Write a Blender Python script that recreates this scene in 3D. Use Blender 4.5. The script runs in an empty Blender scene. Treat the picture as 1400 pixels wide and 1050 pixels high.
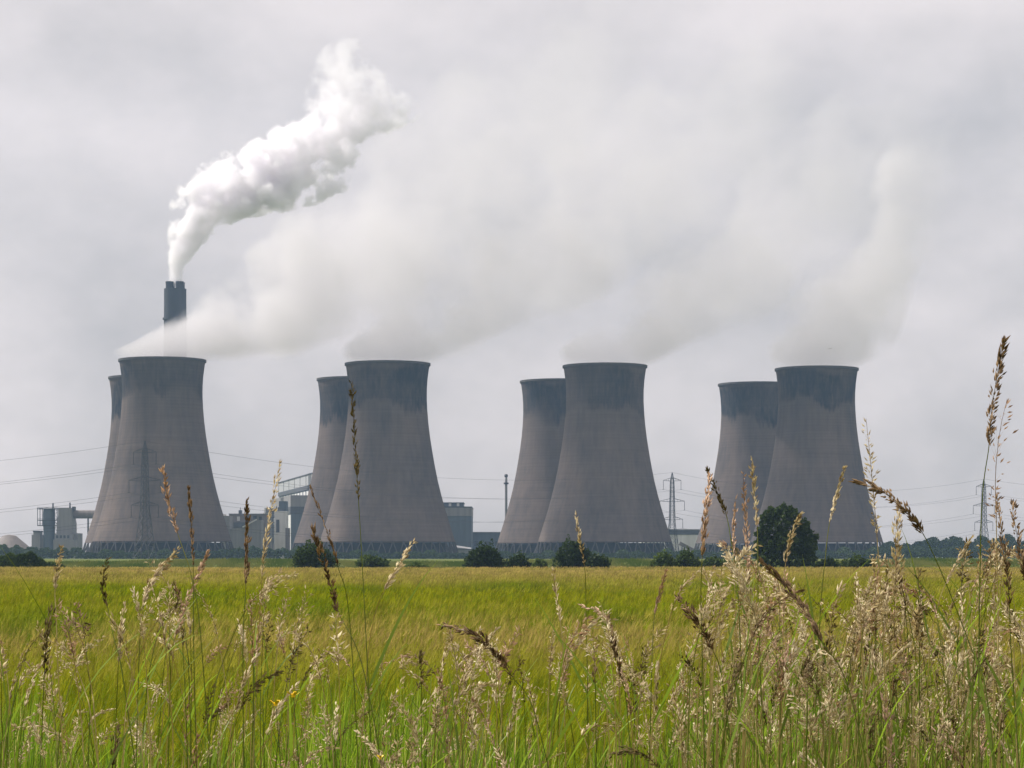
import bpy, bmesh, math, random
import numpy as np
from mathutils import Vector, Matrix, Euler

SC = bpy.context.scene
COL = SC.collection
R = math.radians
F = 3300.0          # focal length in pixels of a 1400 px wide frame
HZ = 762.0          # horizon row
CZ = 2.2            # eye height

# ------------------------------------------------------------------ camera
cam = bpy.data.cameras.new("camera")
co = bpy.data.objects.new("camera", cam)
COL.objects.link(co)
co.location = (0, 0, CZ)
co.rotation_euler = (R(90), 0, 0)
cam.sensor_width = 36.0
cam.lens = F * 36.0 / 1400.0
cam.shift_y = (HZ - 525.0) / 1400.0
cam.clip_start = 0.1
cam.clip_end = 30000
SC.camera = co

# ------------------------------------------------------------------ sun + sky
SUN_AZ, SUN_EL = -66.0, 50.0
sd = Vector((math.sin(R(SUN_AZ)) * math.cos(R(SUN_EL)), math.cos(R(SUN_AZ)) * math.cos(R(SUN_EL)), math.sin(R(SUN_EL))))
sun = bpy.data.lights.new("sun", 'SUN')
sun.energy = 5.0
sun.angle = R(1.5)
sun.color = (1.0, 0.945, 0.88)
so = bpy.data.objects.new("sun", sun)
COL.objects.link(so)
so.rotation_euler = sd.to_track_quat('Z', 'Y').to_euler()
so.location = (-300, 0, 300)

world = bpy.data.worlds.new("World")
SC.world = world
world.use_nodes = True
wn, wl = world.node_tree.nodes, world.node_tree.links
wn.clear()
def N(nodes, typ, **kw):
    n = nodes.new(typ)
    for k, v in kw.items():
        setattr(n, k, v)
    return n
w_out = N(wn, 'ShaderNodeOutputWorld')
w_bg = N(wn, 'ShaderNodeBackground')
w_bg.inputs['Strength'].default_value = 0.082
sky = N(wn, 'ShaderNodeTexSky', sky_type='NISHITA')
sky.sun_disc = False
sky.sun_elevation = R(SUN_EL)
sky.sun_rotation = R(SUN_AZ)
tc = N(wn, 'ShaderNodeTexCoord')
mp = N(wn, 'ShaderNodeMapping')
mp.inputs['Rotation'].default_value = (0, R(-32), 0)
mp.inputs['Scale'].default_value = (8.5, 8.5, 13.0)
mp.inputs['Location'].default_value = (3.1, 0.4, 1.7)
n1 = N(wn, 'ShaderNodeTexNoise')
n1.inputs['Scale'].default_value = 1.0
n1.inputs['Detail'].default_value = 6.0
n1.inputs['Roughness'].default_value = 0.55
n1.inputs['Distortion'].default_value = 0.0
ramp = N(wn, 'ShaderNodeValToRGB')
e = ramp.color_ramp.elements
e[0].position = 0.42; e[0].color = (0.500, 0.472, 0.466, 1)
e[1].position = 0.90; e[1].color = (0.900, 0.815, 0.795, 1)
ramp.color_ramp.interpolation = 'LINEAR'
mul = N(wn, 'ShaderNodeVectorMath', operation='SCALE')
mul.inputs['Scale'].default_value = 10.0
# the cloud deck thins a little overhead, so some of the blue comes through
sep = N(wn, 'ShaderNodeSeparateXYZ')
mr = N(wn, 'ShaderNodeMapRange')
mr.inputs['From Min'].default_value = 0.1
mr.inputs['From Max'].default_value = 0.9
mr.inputs['To Min'].default_value = 0.995
mr.inputs['To Max'].default_value = 0.80
mixw = N(wn, 'ShaderNodeMix', data_type='RGBA')
wl.new(tc.outputs['Generated'], mp.inputs['Vector'])
wl.new(mp.outputs[0], n1.inputs['Vector'])
lift = N(wn, 'ShaderNodeMath', operation='MULTIPLY_ADD')      # the deck is thinner and brighter higher up
lift.use_clamp = True
lift.inputs[1].default_value = 1.35
wl.new(n1.outputs[0], lift.inputs[2])
wl.new(lift.outputs[0], ramp.inputs[0])
wl.new(ramp.outputs[0], mul.inputs[0])
wl.new(tc.outputs['Generated'], sep.inputs[0])
wl.new(sep.outputs['Z'], mr.inputs['Value'])
wl.new(sep.outputs['Z'], lift.inputs[0])
wl.new(mr.outputs[0], mixw.inputs['Factor'])
wl.new(sky.outputs[0], mixw.inputs['A'])
wl.new(mul.outputs[0], mixw.inputs['B'])
wl.new(mixw.outputs['Result'], w_bg.inputs['Color'])
wl.new(w_bg.outputs[0], w_out.inputs[0])

SC.view_settings.view_transform = 'Standard'
SC.view_settings.look = 'None'
SC.view_settings.exposure = 0.3
SC.view_settings.gamma = 1.0
SC.view_settings.use_curve_mapping = False
SC.render.engine = 'CYCLES'
cy = SC.cycles
cy.use_denoising = True
cy.max_bounces = 16
cy.diffuse_bounces = 2
cy.glossy_bounces = 2
cy.transmission_bounces = 3
cy.transparent_max_bounces = 8
cy.volume_bounces = 14
cy.volume_step_rate = 1.0
cy.volume_max_steps = 128
cy.sample_clamp_indirect = 4.0
cy.caustics_reflective = False
cy.caustics_refractive = False

# ------------------------------------------------------------------ helpers
def at(px, py, Y):
    return Vector(((px - 700.0) / F * Y, Y, CZ + (HZ - py) / F * Y))

def link(o, parent=None):
    COL.objects.link(o)
    if parent is not None:
        o.parent = parent
    return o

def tag(o, label=None, cat=None, group=None, kind=None):
    if label: o['label'] = label
    if cat: o['category'] = cat
    if group: o['group'] = group
    if kind: o['kind'] = kind
    return o

def empty(name, loc, rz=0.0):
    o = bpy.data.objects.new(name, None)
    o.location = loc
    o.rotation_euler = (0, 0, rz)
    o.empty_display_size = 0.2
    return link(o)

def mesh_np(name, V, faces, mat, parent=None, col=None, smooth=False):
    """faces: (n,k) int array of equal-sided faces, or a list of lists"""
    me = bpy.data.meshes.new(name)
    V = np.asarray(V, dtype=np.float32)
    if isinstance(faces, np.ndarray):
        n, k = faces.shape
        me.vertices.add(len(V))
        me.vertices.foreach_set('co', V.ravel())
        me.loops.add(n * k)
        me.loops.foreach_set('vertex_index', faces.astype(np.int32).ravel())
        me.polygons.add(n)
        me.polygons.foreach_set('loop_start', np.arange(0, n * k, k, dtype=np.int32))
        me.polygons.foreach_set('loop_total', np.full(n, k, dtype=np.int32))
        me.update(calc_edges=True)
    else:
        me.from_pydata([tuple(v) for v in V], [], faces)
        me.update()
    if col is not None:
        a = me.color_attributes.new('tint', 'FLOAT_COLOR', 'POINT')
        c4 = np.ones((len(V), 4), dtype=np.float32)
        c4[:, :3] = col
        a.data.foreach_set('color', c4.ravel())
    if smooth:
        me.polygons.foreach_set('use_smooth', np.ones(len(me.polygons), dtype=bool))
    me.materials.append(mat)
    o = bpy.data.objects.new(name, me)
    return link(o, parent)

def fix_normals(o):
    bm = bmesh.new(); bm.from_mesh(o.data)
    bmesh.ops.recalc_face_normals(bm, faces=bm.faces)
    bm.to_mesh(o.data); bm.free()

class MB:
    """collects boxes, bars, tubes and prisms into one mesh"""
    def __init__(s):
        s.V = []; s.F = []
    def add(s, V, Fc):
        o = len(s.V)
        s.V += [tuple(v) for v in V]
        s.F += [[i + o for i in f] for f in Fc]
        return s
    def box(s, x0, x1, y0, y1, z0, z1, M=None):
        V = [Vector(v) for v in ((x0,y0,z0),(x1,y0,z0),(x1,y1,z0),(x0,y1,z0),(x0,y0,z1),(x1,y0,z1),(x1,y1,z1),(x0,y1,z1))]
        if M is not None: V = [M @ v for v in V]
        return s.add(V, [[3,2,1,0],[4,5,6,7],[0,1,5,4],[1,2,6,5],[2,3,7,6],[3,0,4,7]])
    def bar(s, a, b, r, n=4, r2=None):
        a = Vector(a); b = Vector(b)
        d = b - a
        if d.length < 1e-6: return s
        q = d.to_track_quat('Z', 'Y')
        r2 = r if r2 is None else r2
        V = []
        for p, rr in ((a, r), (b, r2)):
            for i in range(n):
                an = 2 * math.pi * (i + .5) / n
                V.append(p + q @ Vector((math.cos(an) * rr, math.sin(an) * rr, 0)))
        Fc = [[i, (i + 1) % n, n + (i + 1) % n, n + i] for i in range(n)]
        Fc += [list(range(n))[::-1], list(range(n, 2 * n))]
        return s.add(V, Fc)
    def lathe(s, prof, n=32, cx=0, cy_=0, cap=True):
        V = []
        for r, z in prof:
            for i in range(n):
                an = 2 * math.pi * i / n
                V.append((cx + r * math.cos(an), cy_ + r * math.sin(an), z))
        Fc = []
        for j in range(len(prof) - 1):
            for i in range(n):
                Fc.append([j*n+i, j*n+(i+1) % n, (j+1)*n+(i+1) % n, (j+1)*n+i])
        if cap:
            Fc.append(list(range(n))[::-1])
            Fc.append([(len(prof)-1)*n+i for i in range(n)])
        return s.add(V, Fc)
    def build(s, name, mat, parent=None, smooth=False):
        return mesh_np(name, s.V, s.F, mat, parent, smooth=smooth)

# ------------------------------------------------------------------ materials
def new_mat(name):
    m = bpy.data.materials.new(name)
    m.use_nodes = True
    nt = m.node_tree
    nt.nodes.clear()
    return m, nt.nodes, nt.links

def mat_plain(name, c, rough=0.8, var=0.15, scale=0.5, spec=0.2, metal=0.0, streak=None):
    """principled colour broken up by noise; streak = (sx,sy,sz) stretch"""
    m, n, l = new_mat(name)
    out = N(n, 'ShaderNodeOutputMaterial'); b = N(n, 'ShaderNodeBsdfPrincipled')
    t = N(n, 'ShaderNodeTexCoord'); mpg = N(n, 'ShaderNodeMapping'); nz = N(n, 'ShaderNodeTexNoise')
    nz.inputs['Scale'].default_value = scale; nz.inputs['Detail'].default_value = 4
    if streak: mpg.inputs['Scale'].default_value = streak
    rp = N(n, 'ShaderNodeValToRGB')
    lo = [x * (1 - var) for x in c]; hi = [min(1, x * (1 + var)) for x in c]
    rp.color_ramp.elements[0].position = .3; rp.color_ramp.elements[0].color = (*lo, 1)
    rp.color_ramp.elements[1].position = .7; rp.color_ramp.elements[1].color = (*hi, 1)
    b.inputs['Roughness'].default_value = rough; b.inputs['Metallic'].default_value = metal
    b.inputs['Specular IOR Level'].default_value = spec
    l.new(t.outputs['Object'], mpg.inputs[0]); l.new(mpg.outputs[0], nz.inputs[0]); l.new(nz.outputs[0], rp.inputs[0])
    l.new(rp.outputs[0], b.inputs['Base Color']); l.new(b.outputs[0], out.inputs[0])
    return m

def mat_leaf(name, c=None, trans=0.35, gloss=0.05, rough=0.5):
    """thin foliage: diffuse + translucent + a little sheen; colour from the tint attribute times c"""
    m, n, l = new_mat(name)
    out = N(n, 'ShaderNodeOutputMaterial')
    at_ = N(n, 'ShaderNodeAttribute', attribute_name='tint')
    mx = N(n, 'ShaderNodeMix', data_type='RGBA', blend_type='MULTIPLY')
    mx.inputs['Factor'].default_value = 1.0
    mx.inputs['B'].default_value = (*(c or (1, 1, 1)), 1)
    l.new(at_.outputs['Color'], mx.inputs['A'])
    d = N(n, 'ShaderNodeBsdfDiffuse'); tr = N(n, 'ShaderNodeBsdfTranslucent'); g = N(n, 'ShaderNodeBsdfGlossy')
    g.inputs['Roughness'].default_value = rough
    m1 = N(n, 'ShaderNodeMixShader'); m1.inputs[0].default_value = trans
    m2 = N(n, 'ShaderNodeMixShader'); m2.inputs[0].default_value = gloss
    l.new(mx.outputs['Result'], d.inputs[0]); l.new(mx.outputs['Result'], tr.inputs[0])
    l.new(d.outputs[0], m1.inputs[1]); l.new(tr.outputs[0], m1.inputs[2])
    l.new(m1.outputs[0], m2.inputs[1]); l.new(g.outputs[0], m2.inputs[2])
    l.new(m2.outputs[0], out.inputs[0])
    return m

def mat_tower():
    m, n, l = new_mat('weathered_concrete')
    out = N(n, 'ShaderNodeOutputMaterial'); b = N(n, 'ShaderNodeBsdfPrincipled')
    b.inputs['Roughness'].default_value = 0.9; b.inputs['Specular IOR Level'].default_value = 0.1
    t = N(n, 'ShaderNodeTexCoord'); oi = N(n, 'ShaderNodeObjectInfo')
    off = N(n, 'ShaderNodeVectorMath', operation='MULTIPLY_ADD')
    comb = N(n, 'ShaderNodeCombineXYZ')
    l.new(oi.outputs['Random'], comb.inputs[0]); l.new(oi.outputs['Random'], comb.inputs[1])
    l.new(comb.outputs[0], off.inputs[0]); off.inputs[1].default_value = (700, 350, 0)
    l.new(t.outputs['Object'], off.inputs[2])
    def noise(scale, vec, detail=4, rough=.55):
        mpn = N(n, 'ShaderNodeMapping'); mpn.inputs['Scale'].default_value = vec
        nz = N(n, 'ShaderNodeTexNoise'); nz.inputs['Scale'].default_value = scale
        nz.inputs['Detail'].default_value = detail; nz.inputs['Roughness'].default_value = rough
        l.new(off.outputs[0], mpn.inputs[0]); l.new(mpn.outputs[0], nz.inputs[0])
        return nz.outputs[0]
    def math_(op, a, b_=None, c_=None, clamp=False):
        q = N(n, 'ShaderNodeMath', operation=op); q.use_clamp = clamp
        for i, v in enumerate((a, b_, c_)):
            if v is None: continue
            if isinstance(v, (int, float)): q.inputs[i].default_value = v
            else: l.new(v, q.inputs[i])
        return q.outputs[0]
    sp = N(n, 'ShaderNodeSeparateXYZ'); l.new(t.outputs['Object'], sp.inputs[0])
    z = sp.outputs['Z']
    big = noise(0.05, (1, 1, .6))
    streak = noise(0.45, (1, 1, .05), 5, .6)
    streak2 = noise(1.3, (1, 1, .035), 3, .6)
    base = N(n, 'ShaderNodeValToRGB')
    base.color_ramp.elements[0].position = .3; base.color_ramp.elements[0].color = (.072, .064, .064, 1)
    base.color_ramp.elements[1].position = .72; base.color_ramp.elements[1].color = (.180, .140, .120, 1)
    mixn = math_('ADD', math_('MULTIPLY', big, .62), math_('MULTIPLY', streak, .38))
    l.new(mixn, base.inputs[0])
    # casting lifts: thin darker rings every 1.2 m, stronger ones now and then
    ring = math_('PINGPONG', math_('MULTIPLY', z, 1 / 1.5), 0.5)
    ringm = math_('MULTIPLY', math_('SUBTRACT', .5, ring), 2)          # 1 at the joint
    ringm = math_('POWER', ringm, 6)
    bandn = noise(0.9, (.03, .03, 1), 2)                               # lift-to-lift tone
    rn = math_('MULTIPLY', ringm, .10)
    bands = math_('MULTIPLY', math_('SUBTRACT', bandn, .5), .38)
    # crown staining with a ragged lower edge and runs of drips
    edge = math_('ADD', z, math_('MULTIPLY', math_('SUBTRACT', big, .5), 36))
    edge = math_('ADD', edge, math_('MULTIPLY', math_('SUBTRACT', streak, .5), 10))
    edge = math_('ADD', edge, math_('MULTIPLY', math_('SUBTRACT', streak2, .5), 6))
    edge = math_('ADD', edge, math_('MULTIPLY', math_('SUBTRACT', oi.outputs['Random'], .5), 5))
    st = N(n, 'ShaderNodeMapRange'); st.interpolation_type = 'SMOOTHSTEP'
    st.inputs['From Min'].default_value = 76; st.inputs['From Max'].default_value = 82
    l.new(edge, st.inputs['Value'])
    # the lip above the stain is washed paler
    lip = N(n, 'ShaderNodeMapRange'); lip.interpolation_type = 'SMOOTHSTEP'
    lip.inputs['From Min'].default_value = 95.0; lip.inputs['From Max'].default_value = 98.5
    lip.inputs['To Min'].default_value = 1.0; lip.inputs['To Max'].default_value = 0.45
    lipz = math_('ADD', z, math_('MULTIPLY', math_('SUBTRACT', big, .5), 14))
    l.new(lipz, lip.inputs['Value'])
    huge = noise(0.028, (1, 1, .5), 2)
    hm = N(n, 'ShaderNodeMapRange'); hm.inputs['From Min'].default_value = .40; hm.inputs['From Max'].default_value = .56
    hm.inputs['To Min'].default_value = .45; l.new(huge, hm.inputs['Value'])
    grain = noise(0.5, (1, 1, .25), 5, .65)
    gm = N(n, 'ShaderNodeMapRange'); gm.inputs['From Min'].default_value = .30; gm.inputs['From Max'].default_value = .60; gm.inputs['To Min'].default_value = .5
    l.new(grain, gm.inputs['Value'])
    patch = math_('MULTIPLY', math_('MULTIPLY', math_('MULTIPLY', st.outputs[0], lip.outputs[0]), hm.outputs[0]), gm.outputs[0])
    mx = N(n, 'ShaderNodeMix', data_type='RGBA')
    mx.inputs['B'].default_value = (.016, .021, .030, 1)
    l.new(base.outputs[0], mx.inputs['A']); l.new(patch, mx.inputs['Factor'])
    # lift-to-lift tone and joint rings multiplied over the stained base
    mul_ = N(n, 'ShaderNodeMix', data_type='RGBA', blend_type='MULTIPLY'); mul_.inputs['Factor'].default_value = 1
    val = math_('SUBTRACT', math_('ADD', 1.0, bands), rn)
    cv = N(n, 'ShaderNodeCombineColor')
    for i in range(3): l.new(val, cv.inputs[i])
    l.new(mx.outputs['Result'], mul_.inputs['A']); l.new(cv.outputs[0], mul_.inputs['B'])
    l.new(mul_.outputs['Result'], b.inputs['Base Color'])
    l.new(b.outputs[0], out.inputs[0])
    return m

def mat_clad(name, c, pitch=3.0, var=.1):
    """sheet cladding: vertical ribs and panel joints with faint grime"""
    m, n, l = new_mat(name)
    out = N(n, 'ShaderNodeOutputMaterial'); b = N(n, 'ShaderNodeBsdfPrincipled')
    b.inputs['Roughness'].default_value = .7; b.inputs['Specular IOR Level'].default_value = .2
    t = N(n, 'ShaderNodeTexCoord')
    br = N(n, 'ShaderNodeTexNoise'); mpn = N(n, 'ShaderNodeMapping'); mpn.inputs['Scale'].default_value = (1, 1, .08)
    br.inputs['Scale'].default_value = .5; br.inputs['Detail'].default_value = 4
    l.new(t.outputs['Object'], mpn.inputs[0]); l.new(mpn.outputs[0], br.inputs[0])
    rp = N(n, 'ShaderNodeValToRGB')
    rp.color_ramp.elements[0].position = .3; rp.color_ramp.elements[0].color = (*[x*(1-var*1.6) for x in c], 1)
    rp.color_ramp.elements[1].position = .7; rp.color_ramp.elements[1].color = (*[min(1, x*(1+var)) for x in c], 1)
    l.new(br.outputs[0], rp.inputs[0])
    l.new(rp.outputs[0], b.inputs['Base Color']); l.new(b.outputs[0], out.inputs[0])
    return m

M = {}
M['tower'] = mat_tower()
M['dark_in'] = mat_plain('shade_packing', (.02, .022, .024), .9, .3, .3)  # fill drum, near black: the shade inside the tower foot is in its colour
M['column'] = mat_plain('column_concrete', (.075, .072, .072), .9, .2, .5)
M['stack'] = mat_plain('stack_concrete', (.055, .058, .066), .85, .25, .15, streak=(1, 1, .1))
M['steel'] = mat_plain('galvanised_steel', (.06, .063, .068), .6, .2, .3, .4, .3)
M['wire'] = mat_plain('cable_metal', (.07, .07, .075), .6, .1, .3)
M['white_clad'] = mat_clad('white_cladding', (.66, .66, .64))
M['screen'] = mat_clad('louvre_screen', (.40, .41, .42))
M['grey_clad'] = mat_clad('grey_cladding', (.24, .235, .235))
M['blue_clad'] = mat_clad('slate_cladding', (.105, .13, .155))
M['dark_clad'] = mat_clad('dark_band', (.085, .09, .10))
M['buff'] = mat_clad('buff_render', (.20, .175, .16))
M['window'] = mat_plain('window_glass', (.05, .06, .07), .15, .1, .5, .5)
M['leaf'] = mat_leaf('foliage', trans=.3, gloss=.008)
M['crop'] = mat_leaf('barley', trans=.45, gloss=.005, rough=.5)
M['grass'] = mat_leaf('grass_blades', trans=.5, gloss=.02, rough=.4)
M['seed'] = mat_leaf('dry_seed', trans=.45, gloss=.008, rough=.5)
M['bark'] = mat_plain('bark', (.07, .055, .042), .9, .3, 3)
M['petal'] = mat_plain('yellow_petal', (.75, .50, .01), .4, .1, 20)
M['feather'] = mat_plain('dark_feather', (.04, .04, .045), .8, .2, 5)

# ------------------------------------------------------------------ ground
def gz(x, y):
    if y < 10.5: a = 1.0
    elif y < 16.5:
        t = (y - 10.5) / 6.0
        a = 1.0 - (t * t * (3 - 2 * t))
    elif y < 352: a = 0.0
    elif y < 392:
        t = (y - 352) / 40.0
        a = 1.5 * t * t * (3 - 2 * t) + .25 * math.sin(x * .11) * t
    else:
        a = 1.5 + .25 * math.sin(x * .11) * max(0, 1 - (y - 392) / 150)
    return a

def build_ground():
    ys = [-400, -100, -30, -10, 0, 4, 8] + [10.5 + i * .75 for i in range(9)] + [20, 30, 50, 80, 120, 180, 250, 320, 345, 352]
    ys += [352 + 4 * i for i in range(1, 11)] + [410, 440, 500, 542, 700, 900, 1200, 1600, 2200, 3000, 5000, 9000, 14000]
    xs = [-9000, -4000, -2000, -1000, -600, -400, -300, -220] + list(range(-180, 181, 6)) + [220, 300, 400, 600, 1000, 2000, 4000, 9000]
    V = [(x, y, gz(x, y)) for y in ys for x in xs]
    n = len(xs)
    Fc = [[j*n+i, j*n+i+1, (j+1)*n+i+1, (j+1)*n+i] for j in range(len(ys)-1) for i in range(n-1)]
    m, nn, l = new_mat('meadow_ground')
    out = N(nn, 'ShaderNodeOutputMaterial'); b = N(nn, 'ShaderNodeBsdfPrincipled')
    b.inputs['Roughness'].default_value = .95; b.inputs['Specular IOR Level'].default_value = .05
    t = N(nn, 'ShaderNodeTexCoord')
    nz = N(nn, 'ShaderNodeTexNoise'); nz.inputs['Scale'].default_value = .05; nz.inputs['Detail'].default_value = 8
    nz2 = N(nn, 'ShaderNodeTexNoise'); nz2.inputs['Scale'].default_value = 3.0; nz2.inputs['Detail'].default_value = 5
    l.new(t.outputs['Object'], nz.inputs[0]); l.new(t.outputs['Object'], nz2.inputs[0])
    rp = N(nn, 'ShaderNodeValToRGB')
    rp.color_ramp.elements[0].position = .35; rp.color_ramp.elements[0].color = (.055, .085, .018, 1)
    rp.color_ramp.elements[1].position = .65; rp.color_ramp.elements[1].color = (.135, .145, .040, 1)
    md = N(nn, 'ShaderNodeMix'); md.inputs[0].default_value = .5
    l.new(nz.outputs[0], md.inputs[2]); l.new(nz2.outputs[0], md.inputs[3])
    l.new(md.outputs[0], rp.inputs[0]); l.new(rp.outputs[0], b.inputs['Base Color']); l.new(b.outputs[0], out.inputs[0])
    o = mesh_np('ground', V, Fc, m, smooth=True)
    tag(o, kind='structure')
build_ground()

# ------------------------------------------------------------------ cooling towers
# profile measured from the picture: (radius, height)
PROF = [(34.6, 8.6), (33.1, 13.5), (31.2, 19.5), (29.2, 26), (27.3, 33), (25.6, 40), (24.1, 47.5), (22.8, 55), (21.7, 62),
        (20.85, 69), (20.3, 75.5), (20.0, 81.5), (20.05, 87), (20.4, 92), (21.0, 96.5), (21.45, 99.2)]
NSEG = 72
def tower_meshes():
    sh = MB()
    inner = [(r - (.9 if z < 15 else .45), z) for r, z in PROF]
    loop = PROF + inner[::-1]
    V = []; Fc = []
    for r, z in loop:
        for i in range(NSEG):
            an = 2 * math.pi * i / NSEG
            V.append((r * math.cos(an), r * math.sin(an), z))
    L = len(loop)
    for j in range(L):
        k = (j + 1) % L
        for i in range(NSEG):
            Fc.append([j*NSEG+i, j*NSEG+(i+1) % NSEG, k*NSEG+(i+1) % NSEG, k*NSEG+i])
    sh.add(V, Fc)
    return sh
def make_tower(loc):
    root = empty('cooling_tower', loc)
    o = tower_meshes().build('shell', M['tower'], root, smooth=True)
    m = o.modifiers.new('edge', 'EDGE_SPLIT'); m.split_angle = R(40)
    rim = MB()                                   # walkway lip standing proud of the shell top
    rim.lathe([(21.47, 98.55), (21.95, 98.6), (21.95, 99.75), (20.6, 99.75), (20.6, 99.25)], NSEG, cap=False)
    rim.build('rim', M['column'], root)
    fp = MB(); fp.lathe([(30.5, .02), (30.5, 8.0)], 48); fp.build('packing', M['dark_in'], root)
    bs = MB(); bs.lathe([(38.6, -.3), (38.6, 1.3), (38.0, 1.3), (38.0, .6), (36, .6)], NSEG, cap=False); bs.build('basin', M['column'], root)
    c = MB()
    da = math.pi / 40
    for s in (-1, 1):
        c.bar((36.9, 0, .5), (34.3 * math.cos(da*s), 34.3 * math.sin(da*s), 8.75), .30, 6)
    cm = None
    for k in range(40):
        if cm is None:
            cm = c.build('column_pair', M['column'], root); q = cm
        else:
            q = cm.copy(); link(q, root)
        q.rotation_euler = (0, 0, 2 * math.pi * k / 40)
    return root
def copy_tree(o, parent=None):
    c = o.copy(); COL.objects.link(c); c.parent = parent
    for ch in list(o.children):
        copy_tree(ch, c)
    return c

FRONT = [(222, 492), (530, 497), (827, 500), (1116.5, 504)]
REAR = [(203, 516), (487, 518), (764, 521), (1034, 525)]
FL = ['front cooling tower furthest left, with a pylon before it and the dark chimney behind',
      'front cooling tower second from left, directly left of the slate blue hall',
      'front cooling tower third from left, the biggest dark bush at its foot',
      'front cooling tower furthest right, behind the large round headed tree']
RL = ['rear cooling tower almost hidden by the furthest left tower, its left edge brightly sunlit',
      'rear cooling tower half hidden beside the white boiler house',
      'rear cooling tower third from left, just right of the thin pale flue',
      'rear cooling tower with a dark drip shaped stain, overlapped by the furthest right tower']
TOW = []
proto = None
for lst, lab in ((FRONT, FL), (REAR, RL)):
    for (px, py), lb in zip(lst, lab):
        Y = F * (99.75 + 1.5 - CZ) / (HZ - py)
        loc = ((px - 700) / F * Y, Y, 1.5)
        if proto is None:
            proto = make_tower(loc); t_ = proto
        else:
            t_ = copy_tree(proto); t_.location = loc
        t_.rotation_euler = (0, 0, random.Random(len(TOW) + 5).random() * 6)
        tag(t_, lb, 'cooling tower', 'cooling towers of the power station')
        TOW.append(t_)

# ------------------------------------------------------------------ main chimney: wide windshield with flues standing out of it
def build_chimney():
    Y = 1560.0
    c = at(239.5, 760, Y)
    root = empty('power_station_chimney', (c.x, Y, 1.5))
    k = Y / F
    ztop = (HZ - 395) * k + CZ - 1.5
    r = 15.2 * k
    b = MB(); b.lathe([(r*1.25, 0), (r*1.12, 60), (r*1.03, 130), (r, ztop - 8), (r, ztop)], 40); b.build('windshield', M['stack'], root, True).modifiers.new('e', 'EDGE_SPLIT').split_angle = R(40)
    ft = (HZ - 385.5) * k + CZ - 1.5
    for dx, dy in ((-6.9, -5.2), (6.9, -5.2), (-6.9, 7.0), (6.9, 7.0)):
        f = MB(); f.lathe([(5.3*k, ztop - 6), (5.3*k, ftz := ft - 1.0), (5.6*k, ftz), (5.6*k, ft), (4.6*k, ft), (4.6*k, ft - 4)], 20, dx*k, dy*k, cap=False)
        f.build('flue', M['stack'], root)
    g = MB()
    for zz in (ztop - 20, ztop - 55, ztop - 90):
        g.lathe([(r*1.04, zz), (r*1.12, zz + .05), (r*1.12, zz + 1.2), (r*1.07, zz + 1.2)], 40, cap=False)
    g.build('gallery', M['steel'], root)
    tag(root, 'tall dark chimney with several flues rising behind the furthest left cooling tower', 'chimney')
    return root
chim = build_chimney()

# thin flue
def build_flue():
    Y = 1450.0
    c = at(692, 760, Y); k = Y / F
    root = empty('thin_flue', (c.x, Y, 1.5))
    h = (HZ - 652) * k + .7
    b = MB(); b.lathe([(1.2, 0), (.85, 10), (.75, h - 2), (.75, h)], 16); b.build('pipe', M['grey_clad'], root, True)
    g = MB(); g.lathe([(.8, h - 4.4), (1.5, h - 4.4), (1.5, h - 3.4), (.8, h - 3.4)], 16, cap=False); g.build('platform', M['steel'], root)
    g = MB(); g.lathe([(.95, h + .02), (1.15, h + .6), (.8, h + 1.6)], 16); g.build('cowl', M['steel'], root)
    tag(root, 'thin pale free standing flue between the second and third pairs of towers', 'flue')
build_flue()

# ------------------------------------------------------------------ power station buildings (behind the towers)
GROUND = 1.5
def K(Y): return Y / F
def zpx(py, Y): return CZ + (HZ - py) * K(Y)

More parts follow.
